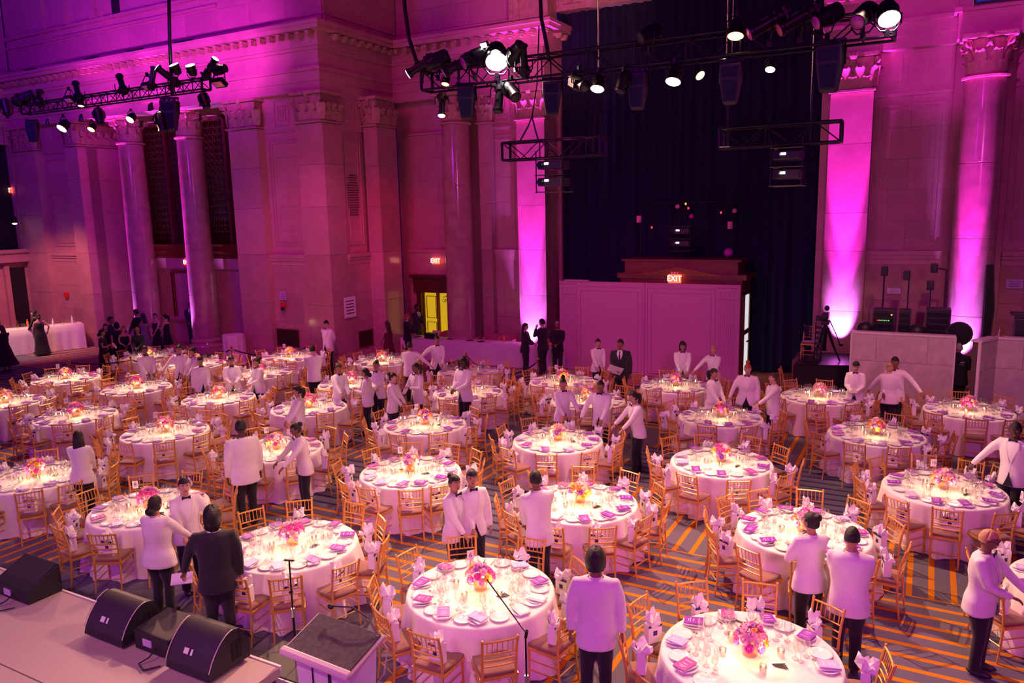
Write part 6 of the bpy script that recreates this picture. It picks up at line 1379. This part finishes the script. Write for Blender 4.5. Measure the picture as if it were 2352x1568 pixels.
gA, gB, gC = goblet(.21, .043, .033, .115), goblet(.18, .036, .030, .095), goblet(.20, .024, .021, .12)
glass_mes = [g.mesh('wine_glass', 'glass', True) for g in (gA, gB)] + [gC.mesh('wine_glass', 'glass', True)]
gS = goblet(.20, .040, .032, .11, 8)
# candle
m = MB(); m.lathe([(.021, .004), (.022, .05), (.012, .053)], 12); wax_me = m.mesh('wax', 'wax', True); m = MB(); m.lathe([(.004, 0), (.009, .010), (.007, .022), (.001, .038)], 8); flame_me = m.mesh('flame', 'flame', True)
m = MB(); m.lathe([(.030, 0), (.036, .012), (.037, .085), (.034, .085), (.033, .012), (.01, .006)], 14, cap=False); votive_me = m.mesh('votive_glass', 'glass', True)
# flowers
def bloom_mb(R, seed):
    r0 = random.Random(seed); m = MB(); rows = []
    for i in range(6):
        t = i / 5; rr_ = R * (.35 + .75 * sin(pi * (.15 + .62 * t))) * (1 - .55 * t * t * (i > 3)); z = R * (-.55 + 1.05 * t - (.35 if i == 5 else 0)); n = 15
        rows.append([(rr_ * (1 + .16 * sin(5 * (2 * pi * j / n) + i * 2.2)) * cos(2 * pi * j / n), rr_ * (1 + .16 * sin(5 * (2 * pi * j / n) + i * 2.2)) * sin(2 * pi * j / n), z + R * .12 * sin(5 * 2 * pi * j / n + i)) for j in range(n)])
    m.rings(rows); m.ell((0, 0, R * .18), (R * .34, R * .34, R * .30), 8, 5); return m
PCOL = ['magenta', 'pink', 'purple', 'peach', 'cream', 'orange', 'yellow']
bl_mb = bloom_mb(1.0, 1); bl_me = {c_: bl_mb.mesh('bloom', 'petal_' + c_, True) for c_ in PCOL}
m = MB(); m.lathe([(.05, 0), (.075, .01), (.085, .08), (.080, .11)], 18); vase_me = m.mesh('vase', 'amber_glass', True)
def foliage_me(seed):
    r0 = random.Random(seed); m = MB()
    for i in range(90):
        a = r0.random() * 6.28; el = r0.random() * 1.5 - .15; R = .13 + .07 * r0.random(); p = Vector((R * cos(a) * cos(el), R * sin(a) * cos(el), .15 + R * sin(el) * 1.0)); q = p * 1.0; d = Vector((cos(a), sin(a), .6)).normalized() * .03; s_ = d.cross(Vector((0, 0, 1))).normalized() * .010
        m.k = i % 3; m.quad(p - d - s_, p - d + s_, p + d + s_ * .2, p + d - s_ * .2)
    return m.mesh('filler_foliage', ['leaf_green', 'petal_peach', 'petal_pink'])
fol = [foliage_me(i) for i in range(2)]
m = MB(); m.lathe([(.04, 0), (.04, .006), (.005, .012), (.005, .30)], 10); stand_me = m.mesh('card_stand', 'brass'); m = MB(); m.box((0, 0, .36), (.085, .004, .12)); card_me = m.mesh('card', 'card_white')

SEATS = []
def hourword(a, tx, ty):
    d = (degrees(a - atan2(-ty, -tx)) + 180) % 360 - 180; h2 = (12 - d / 15) % 24; i = int(round(h2)) % 24
    return i
def hw(i): return HOURS[(i // 2) % 12] if i % 2 == 0 else 'half past ' + HOURS[(i // 2) % 12]
for ti, (x, y, nm, num, seats) in enumerate(TB):
    rs = random.Random(100 + ti); n = seats if isinstance(seats, int) else len(seats)
    if isinstance(seats, int): p0 = rs.random() * 36; seats = [p0 + 360 / n * i + rs.uniform(-3, 3) for i in range(n)]
    used = set()
    for a in seats:
        a = radians(a); i = hourword(a, x, y)
        while i in used: i = (i + 1) % 24
        used.add(i); SEATS.append(dict(t=ti, a=a, hw=hw(i), r=rs.uniform(1.02, 1.10), j=rs.uniform(-.14, .14), rnd=rs))
def vis(p, mx=70, my=90):
    u, v, z = px(p); return z > 1 and -mx < u < 2352 + mx and -my < v < 1568 + my
for s_ in SEATS:
    x, y = TB[s_['t']][:2]; s_['p'] = Vector((x + s_['r'] * cos(s_['a']), y + s_['r'] * sin(s_['a']), 0)); s_['d'] = (s_['p'] - CAM).length
# chairs removed where a person or counter stands
people_xy = [(o.location.x, o.location.y) for o in COL.objects if o.name.startswith('person') and o.parent is None]
for s_ in SEATS:
    for q in people_xy:
        v = s_['p'].xy - Vector(q)
        if v.length < .40:                         # chair pushed aside along its table edge
            t = Vector((-sin(s_['a']), cos(s_['a']))); sg = 1 if v.dot(t) > 0 else -1; s_['p'] = s_['p'] + Vector((t.x, t.y, 0)) * sg * (.42 - v.length); s_['d'] = (s_['p'] - CAM).length
SEATS = [s_ for s_ in SEATS if vis(s_['p'] + Vector((0, 0, .45)))]
SEATS.sort(key=lambda s_: s_['d'])
tabs = [t for t in range(len(TB)) if vis((TB[t][0], TB[t][1], TZ), 260, 260)]; tabs.sort(key=lambda t: (Vector((TB[t][0], TB[t][1], 0)) - CAM).length)
print('seats', len(SEATS), 'tables', len(tabs))
def merged(name, items, mats, label, cat, parent=None):
    """all the far copies of one kind as ONE object; items: (MB, matrix)"""
    m = MB()
    for mb, M_ in items: m.add(mb, M_)
    o = m.build(name, mats, parent, smooth=False); return tag(o, label, cat, None, 'stuff')
def mb_of(me):
    m = MB(); m.v = [tuple(v.co) for v in me.vertices]; m.f = [tuple(p.vertices) for p in me.polygons]; m.m = [0] * len(m.f); return m
def XF(p, rz=0, s_=1): return Matrix.Translation(p) @ Matrix.Rotation(rz, 4, 'Z') @ Matrix.Scale(s_, 4)
# ---- tables
for ti in tabs:
    x, y, nm, num, _ = TB[ti]; r = thing('round_table', 'round banquet table under pale cloth, ' + nm, 'table', (x, y, 0), ti * .7, 'round banquet tables')
    put('tablecloth', cloths[ti % 3], r); put('tabletop', top_me, r)
# ---- chairs
far = []
for i, s_ in enumerate(SEATS):
    p, rz = s_['p'], s_['a'] + pi / 2 + s_['j']
    s_['rz'] = rz
    if i < 300:
        r = thing('ballroom_chair', 'gold ballroom chair at %s o\'clock of %s' % (s_['hw'], TB[s_['t']][2]), 'chair', p, rz, 'gold ballroom chairs')
        for k_ in CHK: put(CH_[k_].name.split('.')[0], CH_[k_], r)
    else: far.append((p, rz))
if far:
    fm = MB(); fc = MB()
    for k_ in CHK: (fc if k_ == 'cush' else fm).add(mb_of(CH_[k_]))
    full = MB(); full.add(fm); full.add(fc, None, 1); merged('ballroom_chairs', [(full, XF(p, rz)) for p, rz in far], ['gold', 'cushion'], 'farthest gold ballroom chairs around the back-row tables', 'chair')
# ---- gift bags on the seats
nb = 0; farb = []
fb = MB(); fb.add(mb_of(bag_me)); fb.add(mb_of(tis[0]))
for i, s_ in enumerate(SEATS):
    rr_ = random.Random(i + 900)
    if rr_.random() > .86: continue
    q = Matrix.Rotation(s_['rz'], 4, 'Z') @ Vector((rr_.uniform(-.05, .05), rr_.uniform(-.09, -.01), .497)) + s_['p']; rz = s_['rz'] + rr_.uniform(-.5, .5)
    if nb < 280:
        r = thing('gift_bag', 'white gift bag, %s o\'clock chair of %s' % (s_['hw'], TB[s_['t']][2]), 'bag', q, rz, 'gift bags on the chairs'); nb += 1
        put('paper_bag', bag_me, r); put('ribbon_band', bagb_me, r); put('handle', bagh_me, r); put('tissue_paper', tis[i % 3], r, rz=rr_.random() * 6)
    else: farb.append((fb, XF(q, rz)))
if farb: merged('gift_bags', farb, ['paper'], 'gift bags on the farthest chairs at the back of the hall', 'bag')
# ---- place settings
near_seats = SEATS
def at_seat(s_, rad, tan_, z=0.0):
    x, y = TB[s_['t']][:2]; a = s_['a']; return Vector((x + rad * cos(a) - tan_ * sin(a), y + rad * sin(a) + tan_ * cos(a), TZ + .006 + z))
FARP = {k_: [] for k_ in ('plates', 'napkins', 'forks', 'knives', 'glasses', 'menus')}
cnt = dict(plate=0, glass=0, menu=0, napkin=0, fork=0, knife=0)
for i, s_ in enumerate(SEATS):
    rr_ = random.Random(i + 50); where = '%s o\'clock seat of %s' % (s_['hw'], TB[s_['t']][2]); rz = s_['a'] + pi / 2
    pa_, pb_ = at_seat(s_, .715, -.125), at_seat(s_, .70, .125)
    for q, lb in ((pa_, 'menu-side white plate, ' + where), (pb_, 'empty white plate, ' + where)):
        if cnt['plate'] < 300: tag(put('plate', plate_me, None, q), lb, 'plate', 'white plates'); cnt['plate'] += 1
        else: FARP['plates'].append((plate_mb, XF(q)))
    rn = rz + rr_.uniform(-.5, .5); q = pa_ + Vector((0, 0, .0225))
    if cnt['napkin'] < 300: tag(put('napkin', napkin_me, None, q, rn), 'folded white napkin, ' + where, 'napkin', 'folded napkins'); cnt['napkin'] += 1
    else: FARP['napkins'].append((napkin_mb, XF(q, rn)))
    if rr_.random() < .93:
        rn += rr_.uniform(-.6, .6); q = pa_ + Vector((rr_.uniform(-.02, .02), rr_.uniform(-.02, .02), .041))
        if cnt['menu'] < 300: tag(put('menu_card', menus[rr_.choice((0, 0, 1, 2, 3, 0))], None, q, rn), 'purple menu, ' + where, 'menu', 'purple menus'); cnt['menu'] += 1
        else: FARP['menus'].append((napkin_mb, XF(q, rn)))
    for kn, me_, mb_, tn in (('fork', fork_me, fork_mb, .012), ('knife', knife_me, knife_mb, .262)):
        q = at_seat(s_, .70, tn if kn == 'fork' else .262); rq = rz + rr_.uniform(-.25, .25)
        if cnt[kn] < 300: tag(put(kn, me_, None, q, rq), 'silver %s, %s' % (kn, where), kn, 'silver %s' % ('forks' if kn == 'fork' else 'knives')); cnt[kn] += 1
        else: FARP['knives' if kn == 'knife' else 'forks'].append((mb_, XF(q, rq)))
    for gi, (rad, tn) in enumerate(((.50, -.05), (.53, .05), (.44, .02))):
        q = at_seat(s_, rad + rr_.uniform(-.02, .02), tn + rr_.uniform(-.02, .02))
        if cnt['glass'] < 300:
            tag(put('wine_glass', glass_mes[gi], None, q), ('large round wine glass', 'smaller wine glass', 'slim flute glass')[gi] + ', ' + where, 'glass', 'stemmed glasses on the tables'); cnt['glass'] += 1
        else: FARP['glasses'].append((gS, XF(q)))
for kn, mt, ct in (('plates', 'china', 'plate'), ('napkins', 'napkin_cloth', 'napkin'), ('forks', 'silver', 'fork'), ('knives', 'silver', 'knife'), ('glasses', 'glass', 'glass'), ('menus', 'cover_plum', 'menu')):
    if FARP[kn]: merged({'glasses': 'wine_glasses', 'menus': 'menu_cards'}.get(kn, kn), FARP[kn], [mt], '%s on the farther banquet tables' % {'plates': 'white plates', 'napkins': 'folded napkins', 'forks': 'silver forks', 'knives': 'silver knives', 'glasses': 'stemmed glasses', 'menus': 'purple menus'}[kn], ct)
# ---- centrepieces
nbl = 0
for k, ti in enumerate(tabs):
    x, y, nm, num, _ = TB[ti]; rr_ = random.Random(ti * 7 + 1)
    r = thing('flower_arrangement', 'pink and purple flower arrangement in the centre of ' + nm, 'flowers', (x, y, TZ + .006), rr_.random() * 6, 'flower centrepieces')
    put('vase', vase_me, r); tag(put('filler_foliage', fol[ti % 2], r), kind='stuff')
    pal = rr_.choice([['magenta', 'pink', 'purple', 'pink', 'peach', 'magenta', 'yellow'], ['peach', 'cream', 'pink', 'orange', 'purple', 'pink', 'yellow'], ['purple', 'pink', 'magenta', 'cream', 'pink', 'peach', 'orange']])
    if ti in (0, 1, 2, 3, 4): pal = ['magenta', 'pink', 'purple', 'pink', 'pink', 'magenta', 'yellow', 'purple', 'magenta']
    if ti in (14, 21): pal = ['peach', 'orange', 'pink', 'magenta', 'yellow', 'purple', 'cream']
    spec = []
    for q in range(24):
        a = q * 2.4; el = 1.45 - 1.75 * (q / 24) ** .75; R = .145 + .02 * rr_.random(); s0 = .030 + .022 * rr_.random()
        spec.append((Vector((R * cos(a) * cos(el), R * sin(a) * cos(el), .17 + R * .95 * sin(el))), s0, pal[rr_.randrange(len(pal))]))
    if k < 12:
        for p, s0, c_ in spec:
            d = (p - Vector((0, 0, .12))).to_track_quat('Z', 'Y').to_euler(); put('bloom', bl_me[c_], r, p, rot=d, sc=(s0,) * 3)
    else:
        m = MB(); cs = sorted(set(c_ for _, _, c_ in spec))
        for p, s0, c_ in spec: m.add(bl_mb, Matrix.Translation(p) @ (p - Vector((0, 0, .12))).to_track_quat('Z', 'Y').to_matrix().to_4x4() @ Matrix.Scale(s0, 4), cs.index(c_))
        for i_, (p, s0, c_) in enumerate(spec): pass
        tag(m.build('blooms', ['petal_' + c_ for c_ in cs], r, smooth=True), kind='stuff')
    for q in range(4):
        a = .6 + q * pi / 2 + rr_.uniform(-.3, .3) + ti; rad = .27 + .04 * rr_.random(); P = (x + rad * cos(a), y + rad * sin(a), TZ + .006); i = hourword(a, x, y)
        c = thing('votive_candle', 'lit votive candle, %s o\'clock side of flowers, %s' % (hw(i), nm), 'candle', P, 0, 'votive candles'); put('wax', wax_me, c); put('flame', flame_me, c, (0, 0, .058)); put('votive_glass', votive_me, c)
    if num:
        a = atan2(-y, -x) + pi + (.9 if ti != 1 else .55); P = (x + .21 * cos(a), y + .21 * sin(a), TZ + .006); rz = atan2(-y, -x) + pi / 2 + rr_.uniform(-.3, .3)
        c = thing('table_number', 'white numeral card on a brass stand, ' + nm, 'sign', P, rz, 'table numbers'); put('card_stand', stand_me, c); put('card', card_me, c); me = text_mesh(num, .085 if len(num) == 1 else .062, 'black_plastic', .001); put('lettering', me, c, (0, -.004, .36), rot=(pi / 2, 0, 0))
    if k < 14:
        a = atan2(-y, -x) + .9 + .3 * rr_.random(); P = (x + .33 * cos(a), y + .33 * sin(a), TZ + .012); m = MB()
        for q in range(4): m.box((q * .012 - .02, .01 * q, .004 + .002 * q), (.010, .13, .008), .15 * q)
        tag(m.build('pen_bundle', 'black_plastic', None, loc=P, rz=rr_.random() * 3), 'small bundle of black pens near the candles of ' + nm, 'pens', 'pen bundles')
    # pin spot and candle glow
    if ti != 33:
        spot('pin_spot', (x * .92 - .6, y + .9, 8.0), (x, y, TZ), 21, 850 if y < 9 else 1050, (1.0, .66, .42), .8, .05)
        for q in range(2 if k < 14 else 1):
            a = atan2(-y, -x) + (.8 if q else -.8) * (k < 14); point('candle_glow', (x + .24 * cos(a), y + .24 * sin(a), TZ + .16), 2.8, (1.0, .58, .22), .03)
# the chair on the black platform with a jacket over its back
P = aty(1857, 832, 22.6); r = thing('ballroom_chair', 'gold ballroom chair with a dark jacket standing on the black platform', 'chair', (P.x, 22.6, .98), pi)
for k_ in CHK: put(CH_[k_].name.split('.')[0], CH_[k_], r)
m = MB(); m.box((0, -.24, .74), (.16, .07, .34)); tag(m.build('draped_jacket', 'navy_suit', None, loc=(P.x - .12, 22.6, .98), rz=pi), 'dark jacket over the chair on the platform', 'jacket')
P = atz(1822, 880, .5); r = thing('ballroom_chair', 'gold ballroom chair half hidden left of the black platform', 'chair', (P.x - .1, P.y, 0), -pi / 2)
for k_ in CHK: put(CH_[k_].name.split('.')[0], CH_[k_], r)
